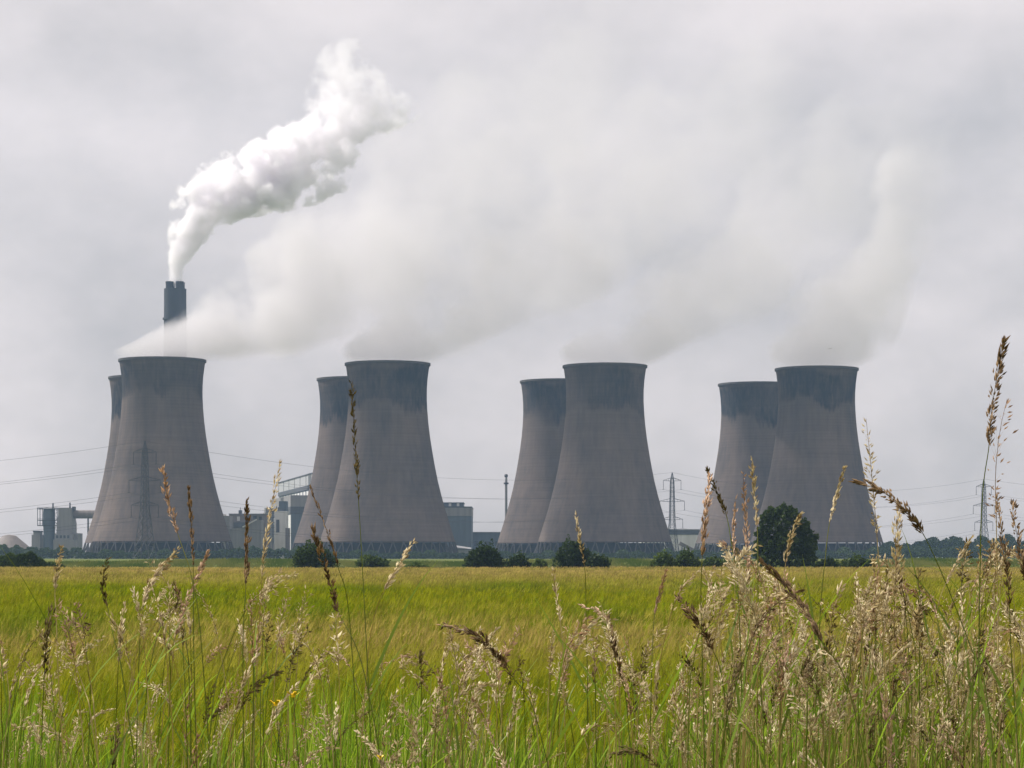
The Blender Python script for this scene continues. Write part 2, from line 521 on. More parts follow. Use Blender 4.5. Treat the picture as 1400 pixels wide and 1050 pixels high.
def boiler_house():
    Y0 = 1480.0
    c = at(398, 760, Y0)
    a = math.atan2(24.5, 120)
    root = empty('boiler_house', (c.x, Y0, GROUND), a)
    # local x to the right (and slightly away), local y away along the long side
    h1 = zpx(677, Y0) - GROUND
    w = MB(); w.box(0, 62, 0, 120, 0, h1 - 7.5); w.build('bunker_bay', M['blue_clad'], root)  # dark slate puts the shade of the front face into its colour
    w = MB(); w.box(-.3, 0, .3, 120.3, 4, h1 - 12); w.build('side_cladding', M['white_clad'], root)  # white cladding on the sunlit face; its contrast with the front is coloured in
    w = MB(); w.box(-.45, 62.2, -.2, 120.4, h1 - 11.5, h1 - 7.0); w.build('dark_strip', M['dark_clad'], root)
    w = MB(); w.box(-.3, 62, 0, 120, h1 - 7.0, h1); w.build('upper_wall', M['grey_clad'], root)
    w = MB(); w.box(16.2, 62, 26, 223, h1 + .1, 43.6); w.build('clerestory', M['blue_clad'], root)
    for i in range(11):
        q = MB(); q.box(16.0, 16.19, 28 + i*17, 39 + i*17, h1 + .8, 42.8); q.build('window', M['white_clad'], root)
    w = MB(); w.box(15.6, 62, 24.4, 225, 43.6, 46.3); w.build('fascia', M['dark_clad'], root)
    for i in range(6):
        w = MB(); w.box(16, 61.7, 25 + i*33.2, 57.6 + i*33.2, 46.3, 53.0); w.build('penthouse_panel', M['screen'], root)
        w = MB(); w.box(15.8, 15.98, 57.6 + i*33.2, 58.2 + i*33.2, 46.31, 53.0); w.build('mullion', M['dark_clad'], root)
    w = MB(); w.box(15.6, 62, 24.4, 225, 53.0, 53.6); w.build('roof', M['dark_clad'], root)
    for y0, y1, z0, z1 in ((70, 78, 6, 24), (84, 92, 6, 24), (98, 104, 6, 22), (22, 30, 4.5, 11), (8, 18, 4.5, 12)):
        q = MB(); q.box(-.5, -.31, y0, y1, z0, z1); q.build('window', M['window'], root)
    # stair tower and ducts clinging to the left side
    w = MB(); w.box(-6, -.5, 100, 112, 0, 30); w.box(-5.6, -1, 101, 111, 30, 33); w.build('stair_tower', M['grey_clad'], root)
    w = MB(); w.box(-9, -.5, 40, 60, 0, 9); w.build('annex', M['buff'], root)
    w = MB()
    for i in range(5): w.box(12 + i*9, 16 + i*9, 3, 8, h1 + .02, h1 + 2.2)
    w.build('roof_vents', M['steel'], root)
    tag(root, 'tall boiler house with a sunlit white side, left of the second pair of towers', 'power station building')
boiler_house()

def slate_hall():
    Y0 = 1500.0
    x0, x1 = at(560, 0, Y0).x, at(644.5, 0, Y0).x
    root = empty('slate_hall', ((x0+x1)/2, Y0, GROUND))
    w = (x1 - x0) / 2
    h = zpx(694, Y0) - GROUND
    hm = zpx(705.5, Y0) - GROUND
    m = MB(); m.box(-w, w, 0, 60, 0, hm); m.build('lower_wall', M['blue_clad'], root)
    m = MB(); m.box(-w-.15, w+.15, -.3, 60.2, hm, h); m.build('upper_wall', M['grey_clad'], root)
    m = MB(); m.box(-w-.3, w+.3, -.5, 60.4, h, h + .7); m.build('parapet', M['dark_clad'], root)
    xr = at(633, 0, Y0).x - (x0+x1)/2
    m = MB(); m.box(-w+2, xr, 6, 40, h+.7, zpx(687.5, Y0)-GROUND); m.build('penthouse', M['blue_clad'], root)
    m = MB(); m.box(-w+1.6, xr+.4, 5.6, 40.4, zpx(687.5, Y0)-GROUND, zpx(686.5, Y0)-GROUND); m.build('penthouse_roof', M['dark_clad'], root)
    for i in (4, 9, 14.5):
        m = MB(); m.box(xr - i, xr - i + 1.6, 5.9, 6.05, h+1, h+3); m.build('louvre', M['white_clad'], root)
    m = MB()
    for i in range(7): m.box(-w + 3 + i*5.2, -w + 5.6 + i*5.2, -.12, -.01, 4, 7)
    m.build('window_row', M['window'], root)
    tag(root, 'slate blue hall with a pale upper band showing right of the second pair of towers', 'power station building')
    # lean-to in front
    r2 = empty('lean_to_shed', (at(632, 0, 1440).x, 1440, GROUND))
    m = MB()
    k = K(1440)
    m.add([(-14*k,0,0),(12*k,0,0),(12*k,14,0),(-14*k,14,0),(-14*k,0,16*k),(12*k,0,13*k),(12*k,14,15*k),(-14*k,14,19*k)],
          [[3,2,1,0],[4,5,6,7],[0,1,5,4],[1,2,6,5],[2,3,7,6],[3,0,4,7]])
    m.build('wall', M['grey_clad'], r2)
    m = MB(); m.box(-14*k-.4, 12*k+.4, -.6, -.1, 12.2*k, 13*k); m.build('gutter', M['steel'], r2)
    tag(r2, 'low pale shed with a sloping roof at the foot of the slate hall', 'shed')
slate_hall()

def low_hall():
    Y0 = 1560.0
    xa, xb = at(640, 0, Y0).x, at(770, 0, Y0).x
    root = empty('long_low_hall', ((xa+xb)/2, Y0, GROUND)); w = (xb-xa)/2
    h = zpx(728.5, Y0) - GROUND
    m = MB(); m.box(-w, w, 0, 40, 0, h); m.build('wall', M['blue_clad'], root)
    m = MB(); m.box(-w, w+.3, -.4, 40.4, h, h + .6); m.build('roof', M['grey_clad'], root)
    for i in range(8):
        q = MB(); q.box(-w + 4 + i*6.6, -w + 7.4 + i*6.6, -.14, -.01, 8, 11); q.build('window', M['window'], root)
    tag(root, 'long low dark hall under the horizontal cables between the second and third towers', 'power station building')
low_hall()

def right_store():
    Y0 = 1520.0
    xa, xb = at(880, 0, Y0).x, at(1010, 0, Y0).x
    root = empty('pale_store', ((xa+xb)/2, Y0, GROUND)); w = (xb-xa)/2
    h = zpx(725, Y0) - GROUND; hm = zpx(731, Y0) - GROUND
    m = MB(); m.box(-w, w, 0, 50, 0, hm); m.build('wall', M['white_clad'], root)
    m = MB(); m.box(-w-.2, w+.2, -.3, 50.3, hm, h); m.build('upper_wall', M['dark_clad'], root)
    m = MB(); m.box(-w-.5, w+.5, -.6, 50.6, h, h+.7); m.build('roof', M['grey_clad'], root)
    for i in range(4):
        q = MB(); q.box(-w + 22 + i*8, -w + 26 + i*8, -.15, -.01, .2, 4.8); q.build('door', M['dark_clad'], root)
    tag(root, 'pale low store with a dark top band between the third and fourth towers', 'power station building')
    # inclined conveyor in front of it
    r2 = empty('conveyor_gantry', (at(940, 0, 1440).x, 1440, GROUND))
    k = K(1440)
    a = Vector((-11*k, 0, 21*k)); b = Vector((12*k, 0, 9*k))
    m = MB(); m.bar(a, b, 1.5, 4); m.build('gallery', M['buff'], r2)
    for t in (.15, .5, .85):
        p = a.lerp(b, t); m = MB(); m.bar((p.x-1.2, 0, 0), (p.x, 0, p.z-1), .25); m.bar((p.x+1.2, 0, 0), (p.x, 0, p.z-1), .25); m.build('trestle', M['steel'], r2)
    tag(r2, 'sloping brown conveyor gantry in front of the pale low store', 'conveyor')
right_store()

def clutter_buildings():
    Y0 = 1420.0; k = K(Y0)
    def X(px): return at(px, 0, Y0).x
    def Zt(py): return zpx(py, Y0) - GROUND
    # flat-roofed office block with windows
    root = empty('flat_roofed_block', (X(337), Y0, GROUND)); cx = X(337)
    m = MB(); m.box(X(311)-cx, X(362)-cx, 8, 28, 0, Zt(703)); m.build('wall', M['buff'], root)
    m = MB(); m.box(X(310.5)-cx, X(362.5)-cx, 7.6, 28.4, Zt(703), Zt(701.8)); m.build('roof', M['grey_clad'], root)
    for a, b, t, d in ((322, 326, 706, 712), (334, 338, 705, 710), (344, 349, 705, 709), (352, 356, 706, 712)):
        q = MB(); q.box(X(a)-cx, X(b)-cx, 7.8, 7.95, Zt(d), Zt(t)); q.build('window', M['white_clad'] if a == 322 else M['window'], root)
    m = MB(); m.box(X(323)-cx, X(327)-cx, 12, 16, Zt(701.7), Zt(697)); m.bar((X(325)-cx, 14, Zt(697)), (X(325)-cx, 14, Zt(693)), .2); m.build('roof_plant', M['steel'], root)
    m = MB(); m.box(X(318)-cx, X(346)-cx, 5, 7.55, Zt(722), Zt(714)); m.build('dark_bay', M['dark_clad'], root)
    tag(root, 'buff flat roofed block with windows just right of the furthest left tower', 'building')
    # pale hopper building narrowing to the base
    r = empty('pale_hopper', (X(311), Y0-20, GROUND)); cx = X(311)
    m = MB()
    a = [(X(302)-cx, 0, Zt(706)), (X(320)-cx, 0, Zt(706)), (X(320)-cx, 14, Zt(706)), (X(302)-cx, 14, Zt(706))]
    b = [(X(308)-cx, 2, 0), (X(318)-cx, 2, 0), (X(318)-cx, 12, 0), (X(308)-cx, 12, 0)]
    m.add(b + a, [[3,2,1,0],[4,5,6,7],[0,1,5,4],[1,2,6,5],[2,3,7,6],[3,0,4,7]]); m.build('body', M['grey_clad'], r)
    m = MB(); m.box(X(301)-cx, X(311)-cx, -.4, 14.4, Zt(706)+.02, Zt(703.5)); m.build('cap', M['white_clad'], r)
    tag(r, 'pale tapering hopper building touching the furthest left tower', 'hopper')
    # sloping roofed shed
    r = empty('sloping_roof_shed', (X(345), Y0-30, GROUND)); cx = X(345)
    m = MB()
    P = [(322, 732), (322, 724), (340, 722), (358, 712), (364, 712), (364, 732)]
    V = [(X(p)-cx, 0, Zt(q)) for p, q in P] + [(X(p)-cx, 16, Zt(q)) for p, q in P]
    V = [(v[0], v[1], 0 if i % 6 in (0, 5) else v[2]) for i, v in enumerate(V)]
    m.add(V, [[0,5,4,3,2,1],[6,7,8,9,10,11]] + [[i, (i+1) % 6, 6+(i+1) % 6, 6+i] for i in range(6)]); m.build('wall', M['grey_clad'], r)
    m = MB(); m.bar((X(339.5)-cx, -.6, Zt(721.5)), (X(358.5)-cx, -.6, Zt(711.2)), .5); m.build('roof_edge', M['white_clad'], r)
    tag(r, 'grey shed with a white sloping roof edge left of the boiler house', 'shed')
    # tall narrow plant house beside the boiler house
    r = empty('plant_house', (X(374), Y0+40, GROUND)); cx = X(374)
    m = MB(); m.box(X(366)-cx, X(383)-cx, 0, 12, 0, Zt(697)); m.build('wall', M['white_clad'], r)
    m = MB(); m.box(X(372)-cx, X(383)-cx, 1, 10, Zt(697)+.02, Zt(683)); m.build('tank_room', M['blue_clad'], r)
    m = MB()
    for px in (358.5, 362, 368, 370.5):
        m.bar((X(px)-cx, 5, 0), (X(px)-cx, 5, Zt(694 - (px % 3)*2)), .35)
    for py in (700, 706, 713, 720): m.bar((X(358)-cx, 5, Zt(py)), (X(371)-cx, 5, Zt(py)), .3)
    m.build('pipe_rack', M['steel'], r)
    m = MB(); m.box(X(368.5)-cx, X(373)-cx, -.2, -.01, Zt(727), Zt(709)); m.build('shutter', M['dark_clad'], r)
    m = MB(); m.box(X(384)-cx, X(389)-cx, -12, -4, 0, Zt(721)); m.build('lobby', M['buff'], r)
    tag(r, 'narrow white plant house with pipe rack against the left side of the boiler house', 'building')
clutter_buildings()

def gas_plant():
    Y0 = 1450.0
    def X(px): return at(px, 0, Y0).x
    def Zt(py): return zpx(py, Y0) - GROUND
    cx = X(67)
    r = empty('absorber_vessel', (cx, Y0, GROUND))
    k = K(Y0)
    m = MB(); m.lathe([(7.6*k, 0), (7.6*k, Zt(722)), (8.6*k, Zt(716)), (8.0*k, Zt(700)), (7.2*k, Zt(695.5))], 20); m.build('vessel', M['blue_clad'], r, True).modifiers.new('e', 'EDGE_SPLIT').split_angle = R(30)
    for py in (695.5, 711, 718.3):
        m = MB(); m.box(-14.5*k, 13.5*k, -9*k, 9*k, Zt(py)-.35, Zt(py)+.1); 
        m.build('platform', M['steel'], r)
    m = MB()
    for xx in (-14, -10.5, 9.5, 13):
        for yy in (-8.6, 8.6):
            m.bar((xx*k, yy*k, Zt(718)), (xx*k, yy*k, Zt(694.5)), .22)
            m.bar((xx*k, yy*k, 0), (xx*k, yy*k, Zt(718)), .18) if xx > 0 else None
    for py in (693.6, 694.6, 709.3, 716.5): m.bar((-14.5*k, -8.8*k, Zt(py)), (13.5*k, -8.8*k, Zt(py)), .12)
    for i in range(5):
        m.bar((9.5*k, -8.7*k, Zt(740 - i*9)), (13*k, -8.7*k, Zt(735.5 - i*9)), .16); m.bar((13*k, -8.7*k, Zt(735.5 - i*9)), (9.5*k, -8.7*k, Zt(731 - i*9)), .16)
    m.build('scaffold', M['steel'], r)
    m = MB(); m.lathe([(1.4*k, Zt(695)), (.9*k, Zt(692)), (1.1*k, Zt(689)), (.3*k, Zt(687.5))], 8, 5.5*k, 0); m.build('vent_cone', M['stack'], r)
    m = MB(); m.box(-22*k, -10.5*k, -4, 8, 0, Zt(731)); m.box(-20*k, -11.5*k, -3, 6, Zt(731), Zt(727.5)); m.build('pump_house', M['grey_clad'], r)
    m = MB(); m.box(-20.5*k, -11*k, -3.5, 6.5, Zt(727.5)+.02, Zt(727.5)+.8); m.build('pump_house_roof', M['dark_clad'], r)
    tag(r, 'slate blue absorber vessel wrapped in scaffold platforms at the far left', 'industrial vessel')
    cx = X(90)
    r = empty('filter_tower', (cx, Y0 + 4, GROUND))
    m = MB(); 
    def fr(x0, x1, y0, y1, za, X0, X1, zb):
        V = [(x0,y0,za),(x1,y0,za),(x1,y1,za),(x0,y1,za),(X0,y0,zb),(X1,y0,zb),(X1,y1,zb),(X0,y1,zb)]
        m.add(V, [[3,2,1,0],[4,5,6,7],[0,1,5,4],[1,2,6,5],[2,3,7,6],[3,0,4,7]])
    fr(-11*k, 10*k, -8, 8, 0, -11*k, 10*k, Zt(716)); fr(-11*k, 10*k, -8.01, 8, Zt(716)+.01, -8.8*k, 8.3*k, Zt(705)); fr(-8.8*k, 8.3*k, -8.02, 8, Zt(705)+.02, -8.8*k, 8*k, Zt(694.3))
    m.build('casing', M['grey_clad'], r)
    m = MB(); m.lathe([(1.4*k, Zt(694)), (.9*k, Zt(691)), (1.1*k, Zt(688)), (.3*k, Zt(686.5))], 8, 4*k, 0); m.build('vent_cone', M['stack'], r)
    m = MB(); m.box(8.1*k, 11*k, -3, 3, Zt(697), Zt(692.5)); m.build('hatch', M['dark_clad'], r)
    m = MB(); m.box(-12*k, 20*k, -16, -8.5, 0, Zt(738)); m.box(-11*k, 13*k, -14, -8.6, Zt(738)+.02, Zt(730)); m.box(8*k, 18*k, -8, 8, 0, Zt(729)); m.build('annex', M['grey_clad'], r)
    m = MB()
    for i in range(4): m.box((-9+i*5)*k, (-6+i*5)*k, -14.2, -14.01, Zt(736), Zt(732))
    m.build('window_row', M['window'], r)
    tag(r, 'grey square filter tower with a small cone on top beside the scaffolded vessel', 'industrial tower')
    cx = X(115)
    r = empty('exhaust_duct', (cx, Y0 + 8, GROUND))
    m = MB(); m.bar((-17*k+.3, -3, Zt(703)), (60, -3, Zt(703)), 5.9*k, 12); m.build('duct', M['buff'], r)
    for xx in (3.5*k, 24):
        m = MB(); m.bar((xx, -3, 0), (xx, -3, Zt(708.5)), .6); m.build('support_leg', M['steel'], r)
    m = MB()
    for i in range(6): m.bar((-14*k + i*4*k, -3, Zt(703)), (-14*k + i*4*k + .4, -3, Zt(703)), 6.0*k, 12)
    m.build('duct_collar', M['buff'], r)
    tag(r, 'thick horizontal duct running from the filter tower behind the furthest left tower', 'duct')
gas_plant()

# pale storage dome far left
def dome():
    Y0 = 1300.0; k = K(Y0)
    c = at(13, 760, Y0)
    root = empty('storage_shed', (c.x, Y0, GROUND))
    hh = zpx(731, Y0) - GROUND
    prof = [(34*k, hh*.30), (22*k, hh*.62), (9*k, hh*.95), (.5, hh)]
    m = MB(); m.lathe([(34.5*k, 0)] + prof, 24); m.build('roof_cone', M['buff'], root)
    m = MB(); m.lathe([(prof[0][0] + .3, 0), (prof[0][0]+.3, 1.2), (prof[0][0]-.5, 1.4)], 36, cap=False); m.build('kerb_wall', M['column'], root)
    tag(root, 'low grey shed with a shallow conical roof at the left edge beyond the trees', 'storage shed')
dome()

# ------------------------------------------------------------------ pylons and cables
PH = 47.0
ARMS = [(.905, 5.0), (.665, 7.0), (.455, 6.0)]
def make_pylon():
    root = empty('electricity_pylon', (0, 0, 0))
    def hw(z):     # half width of body
        t = z / PH
        return 3.3 * (1 - t) + 0 if False else np.interp(t, [0, .42, .9, 1.0], [3.4, 1.35, .85, .08])
    b = MB()
    lv = [0, 5, 9.5, 13.5, 17, 20, 22.5, 25, 27.5, 30, 32.5, 35, 37.5, 40, 42.5, 44.5, 47]
    for z0, z1 in zip(lv[:-1], lv[1:]):
        a, c = hw(z0), hw(z1)
        P = [(-1,-1),(1,-1),(1,1),(-1,1)]
        for i in range(4):
            p, q = P[i], P[(i+1) % 4]
            b.bar((p[0]*a, p[1]*a, z0), (p[0]*c, p[1]*c, z1), .17)
            b.bar((p[0]*a, p[1]*a, z0), (q[0]*c, q[1]*c, z1), .085)
            b.bar((q[0]*a, q[1]*a, z0), (p[0]*c, p[1]*c, z1), .085)
            b.bar((p[0]*c, p[1]*c, z1), (q[0]*c, q[1]*c, z1), .08)
    b.build('lattice_mast', M['steel'], root)
    for t, L in ARMS:
        z = t * PH; h = hw(z)
        for s in (-1, 1):
            m = MB()
            for yy in (-h, h):
                m.bar((s*h, yy, z - .2), (s*L, 0, z + .1), .13)
                m.bar((s*h, yy, z + 1.5), (s*L, 0, z + .2), .11)
            for u in (.3, .6):
                x = s*(h + (L-h)*u); m.bar((x, -h*(1-u), z - .1), (x, h*(1-u), z - .1), .07); m.bar((x, 0, z - .1), (x, 0, z + 1.5*(1-u)), .07)
            arm = m.build('crossarm', M['steel'], root)
            m = MB(); m.bar((s*L, 0, z), (s*L, 0, z - 4.6), .10, 6)
            for i in range(6): m.bar((s*L, 0, z - .7 - i*.65), (s*L, 0, z - .85 - i*.65), .20, 6)
            m.bar((s*L - .5, 0, z - 4.7), (s*L + .5, 0, z - 4.7), .1)
            m.build('insulator', M['stack'], arm)
    return root
PYL = [(198, 603, 0, 'latticed steel pylon standing in front of the furthest left cooling tower'),
       (919, 646, 1, 'latticed steel pylon in the gap right of the third cooling tower'),
       (1345, 655, 2, 'latticed steel pylon at the far right beyond the tall grass')]
pos = []
for px, py, i, lb in PYL:
    Y = F * (PH + 1.5 - CZ) / (HZ - py)
    pos.append(Vector(((px - 700) / F * Y, Y, 1.5)))
left_end = Vector((-470, 1080, 1.5)); right_end = Vector((560, 1330, 1.5))
chain = [left_end] + pos + [right_end]
angs = []
for i in range(1, 4):
    d = (chain[i+1] - chain[i-1]); angs.append(math.atan2(d.y, d.x) - math.pi/2)
angs[0] = R(-18); angs[1] = R(12); angs[2] = R(-40)
pp = make_pylon()
for i, (p, (_, _, _, lb)) in enumerate(zip(pos, PYL)):
    o = pp if i == 0 else copy_tree(pp)
    o.location = p; o.rotation_euler = (0, 0, angs[i])
    tag(o, lb, 'pylon', 'electricity pylons')
def attach(i):
    """cable fixing points of pylon i of the chain"""
    p = chain[i]
    a = angs[i-1] if 1 <= i <= 3 else (angs[0] if i == 0 else angs[2])
    u = Vector((math.cos(a), math.sin(a), 0))
    out = [p + Vector((0, 0, PH))]
    for t, L in ARMS:
        for s in (-1, 1):
            out.append(p + u * (s * L) + Vector((0, 0, t*PH - 4.8)))
    return out
SPL = ['overhead cables running off the left edge of the view above the scaffolded vessel',
       'overhead cables crossing in front of the boiler house towards the middle pylon',
       'overhead cables between the middle pylon and the far right pylon',
       'overhead cables running off the right edge from the far right pylon']
SAG = [11, 9, 9, 12]
for i in range(4):
    A, B = attach(i), attach(i+1)
    mid = (chain[i] + chain[i+1]) / 2
    root = empty('overhead_cables', (mid.x, mid.y, 1.5))
    for a, b in zip(A, B):
        m = MB(); prev = None
        for j in range(25):
            t = j / 24; p = a.lerp(b, t) - Vector((0, 0, SAG[i]*4*t*(1-t))) - root.location
            if prev is not None: m.bar(prev, p, .055, 4)
            prev = p
        m.build('cable', M['wire'], root)
    tag(root, SPL[i], 'power cables', 'overhead power cables')

# ------------------------------------------------------------------ foliage
def leaf_quads(C, size, rng, tint, up=0.0, aspect=.6):
    """C (n,3) centres -> bent diamond leaves; returns V,F,col"""
    n = len(C)
    a = rng.normal(size=(n, 3)); a[:, 2] = a[:, 2] * .8 + up
    a /= np.linalg.norm(a, axis=1)[:, None]
    b = rng.normal(size=(n, 3)); b -= (b * a).sum(1)[:, None] * a; b /= np.linalg.norm(b, axis=1)[:, None]
    s = (size * rng.uniform(.6, 1.4, n))[:, None]
    P = np.stack([C - a*s, C + b*s*aspect, C + a*s, C - b*s*aspect], 1).reshape(-1, 3)
    Fc = np.arange(4*n).reshape(n, 4)
    return P, Fc, np.repeat(tint, 4, axis=0)

def lobes_points(lobes, n, rng, hollow=.55):
    """points mostly in the outer shell of ellipsoid lobes, clustered in twig clumps so gaps show"""
    vol = np.array([l[3]*l[4]*l[5] for l in lobes]) ** .67
    idx = rng.choice(len(lobes), n, p=vol/vol.sum())
    L = np.array([l for l in lobes])[idx]
    d = rng.normal(size=(n, 3)); d /= np.linalg.norm(d, axis=1)[:, None]
    r = rng.uniform(hollow, 1.05, n) ** .8
    lump = 1 + .34*np.sin(d[:, 0]*7 + idx*1.7)*np.sin(d[:, 2]*6 + idx) + .10*np.sin(d[:, 1]*13 + idx*3)*np.sin(d[:, 0]*11)
    P = L[:, :3] + d * r[:, None] * lump[:, None] * L[:, 3:6]
    return P, idx

def tint_for(n, rng, lo, hi, p=None):
    t = rng.random(n)[:, None] if p is None else np.clip(p + rng.normal(size=n)*.18, 0, 1)[:, None]
    return np.array(lo)[None]*(1-t) + np.array(hi)[None]*t

def bush(px0, px1, pytop, Y, label, dark=0.5, seed=0, name='bush', crown=('foliage', 'stem'), lobes=None, nleaf=2600, pybot=None, cat='bush', group='bushes along the far edge of the field'):
    rng = np.random.default_rng(seed); rnd = random.Random(seed)
    k = Y / F
    cx = (at(px0, 0, Y).x + at(px1, 0, Y).x)/2
    g = gz(cx, Y)
    root = empty(name, (cx, Y, g))
    W = (px1-px0)*k/2; H = zpx(pytop, Y) - g
    if lobes is None:
        lobes = []
        nl = max(4, int(W*2.2))
        for i in range(nl):
            u = (i + .5)/nl*2 - 1
            h = H * (.95 - .38*abs(u)**1.5 - rnd.random()*.15)
            r = max(.32*H, W*.38)
            lobes.append((u*W*.72, rnd.uniform(-.3, .3)*W, h*.52, min(W*.42, r), W*.45, h*.50))
        for i in range(nl):
            u = rnd.uniform(-.8, .8)
            lobes.append((u*W*.85, rnd.uniform(-.5, .5)*W, H*rnd.uniform(.3, .7)*(1-.35*abs(u)), W*.22, W*.25, H*.2))
    else:
        lobes = [(a*W*1.04, b*W, c*H, d*W*.84, e_*W*.9, f_*H*.86) for a, b, c, d, e_, f_ in lobes]
    P, idx = lobes_points(lobes, nleaf, rng, .72 if name == 'broadleaf_tree' else .55)
    P[:, 2] = np.maximum(P[:, 2], .1)
    lo = np.array((.012, .024, .008)); hi = np.array((.045, .075, .016))
    lo = lo*(1-dark) + np.array((.04, .075, .012))*dark; hi = hi*(1-dark) + np.array((.13, .18, .035))*dark
    lt = rng.random(len(lobes))[idx]
    T = tint_for(len(P), rng, lo, hi, lt*.7 + .15)
    V, Fc, C = leaf_quads(P, .20, rng, T)
    mesh_np(crown[0], V, Fc, M['leaf'], root, col=C)
    m = MB()
    nst = 3 if crown[1] == 'stem' else 1
    for i in range(nst):
        bx = rnd.uniform(-.25, .25)*W if nst > 1 else 0
        r0 = .07*H if nst == 1 else .035*H
        top = Vector((bx*1.4, 0, H*.45))
        m.bar((bx, 0, -.2), top, r0, 7, r0*.65)
        for l in lobes[::max(1, len(lobes)//7)]:
            m.bar(top*.9, Vector(l[:3]), r0*.5, 5, r0*.15)
    m.build(crown[1], M['bark'], root)
    tag(root, label, cat, group)
    return root
YB = 342.0
bush(399, 461, 734, YB, 'very dark rounded bush below the boiler house, left of the second pair of towers', .05, 1, nleaf=4200)
bush(484, 533, 757, 372, 'soft mid green bush in front of the second front tower', .55, 2, nleaf=2600)
bush(635, 692, 739, YB, 'dark spiky bush in the gap below the slate hall', .0, 3, nleaf=4200)
bush(692, 727, 753, YB+4, 'small dark bush right of the spiky dark one', .05, 4, nleaf=1800)
bush(727, 749, 759, YB+2, 'smallest pale green shrub left of the biggest dark bush', .8, 5, nleaf=900)
bush(755, 812, 733, YB, 'biggest dark bush at the foot of the third front tower', .0, 6, nleaf=4200)
bush(800, 835, 752, YB-1, 'low dark bush joined to the right of the biggest dark bush', .1, 7, nleaf=1700)
bush(888, 928, 752, YB, 'pale green bush left of the pair below the middle pylon', .75, 8, nleaf=2600)
bush(920, 958, 749, YB+1, 'taller green bush below the middle pylon', .55, 9, nleaf=2600)
bush(956, 1004, 757, YB+2, 'low green bush between the middle pylon and the large tree', .3, 10, nleaf=2200)
bush(1112, 1150, 759, YB+1, 'low olive bush just right of the large tree', .4, 11, nleaf=1600)
bush(1146, 1200, 757, YB+3, 'low dull green bush at the right foot of the furthest right tower', .3, 12, nleaf=2200)
bush(550, 592, 768, 362, 'low straggling shrub on the bank right of the soft green bush', .8, 13, nleaf=900)
TREE = [(-.42, 0, .84, .30, .40, .12), (-.62, .1, .74, .26, .35, .13), (.02, .1, .88, .34, .40, .115), (.22, 0, .80, .24, .35, .12), (-.18, -.1, .68, .42, .45, .18),
        (.48, 0, .66, .30, .40, .13), (.66, .1, .54, .26, .35, .14), (.80, 0, .40, .20, .30, .13), (-.72, 0, .56, .24, .35, .14), (-.80, .1, .40, .18, .30, .12), (-.5, -.1, .40, .34, .40, .16),
        (0, -.2, .46, .42, .45, .18), (.42, -.1, .42, .34, .40, .17), (-.30, 0, .22, .40, .45, .16), (.25, 0, .20, .42, .45, .15), (.68, 0, .22, .28, .40, .14), (-.72, 0, .18, .26, .40, .13), (.93, 0, .52, .10, .2, .05), (-.9, 0, .30, .12, .2, .07)]
bush(1031, 1117, 688, YB, 'large dark round headed tree in front of the furthest right tower', .35, 21, name='broadleaf_tree', crown=('crown', 'trunk'), lobes=TREE, nleaf=15000, cat='tree', group=None)

# hedge at the far left
def hedge():
    rng = np.random.default_rng(77)
    Y = 352.0
    x0, x1 = at(-160, 0, Y).x, at(92, 0, Y).x
    root = empty('hedge', ((x0+x1)/2, Y, 0))
    cx = (x0+x1)/2
    n = 16000
    x = rng.uniform(x0, x1, n)
    top = 2.55 + .35*np.sin(x*.6) + .25*np.sin(x*1.7+1) + .15*np.sin(x*4.1)
    top *= np.clip((x1 - x)/9 + .35, 0, 1)
    u = rng.random(n)
    z = top * np.sqrt(u); y = rng.uniform(-1, 1, n) * 1.1 * np.sqrt(np.clip(1.1 - (z/top)**2, 0, 1))
    P = np.stack([x - cx, y, z], 1)
    T = tint_for(n, rng, (.03, .055, .012), (.085, .13, .03), .4 + .3*np.sin(x*1.1) + .2*np.sin(x*3.3+2))
    V, Fc, C = leaf_quads(P, .17, rng, T)
    mesh_np('foliage', V, Fc, M['leaf'], root, col=C)
    m = MB()
    for i in range(16):
        xx = x0 + (x1-x0)*(i+.5)/16 - cx
        m.bar((xx, 0, -.1), (xx+.2, 0, 1.3), .06, 5, .03)
    m.build('stem', M['bark'], root)
    tag(root, 'dense dark green hedge along the field edge at the far left', 'hedge')
hedge()

# belts of far trees that read as one mass
def belt(name, prof, Y, depth, label, seed, lo, hi, n, size):
    rng = np.random.default_rng(seed)
    xs = np.array([p[0] for p in prof]); ys = np.array([p[1] for p in prof])
    px = rng.uniform(xs[0], xs[-1], n)
    top = np.interp(px, xs, ys)
    k = Y / F
    x = (px - 700)*k
    H = CZ + (HZ - top)*k - 1.4
    cell = np.floor(x / 6.5); ch = np.modf(np.abs(np.sin(cell*12.9898 + seed)*43758.5453))[0]
    uu = (x/6.5 - cell)*2 - 1
    H = H * (.62 + .45*ch) * (1 - .30*uu**2 * (.4+ch))
    H *= 1 + .06*np.sin(x*2.3)
    z = H * np.sqrt(rng.random(n)) 
    y = rng.uniform(-1, 1, n)*depth*np.sqrt(np.clip(1.05 - (z/H)**2, 0, 1)) + (ch-.5)*depth*.8
    P = np.stack([x, Y + y, 1.4 + z], 1)
    T = tint_for(n, rng, lo, hi, ch*.7 + .15)
    V, Fc, C = leaf_quads(P, size, rng, T)
    o = mesh_np(name, V, Fc, M['leaf'], col=C)
    tag(o, label, 'trees', kind='stuff')
belt('distant_tree_belt', [(-140, 742), (0, 743), (30, 748), (60, 747), (112, 750), (150, 752), (240, 751), (300, 747), (330, 744), (400, 748), (470, 752), (620, 752), (760, 753), (880, 752), (940, 750), (1010, 752), (1110, 750), (1200, 748), (1260, 746), (1560, 744)],
     1060, 9, 'dull blue green belt of low trees and scrub across the foot of the cooling towers', 5, (.022, .040, .022), (.055, .085, .035), 60000, .55)
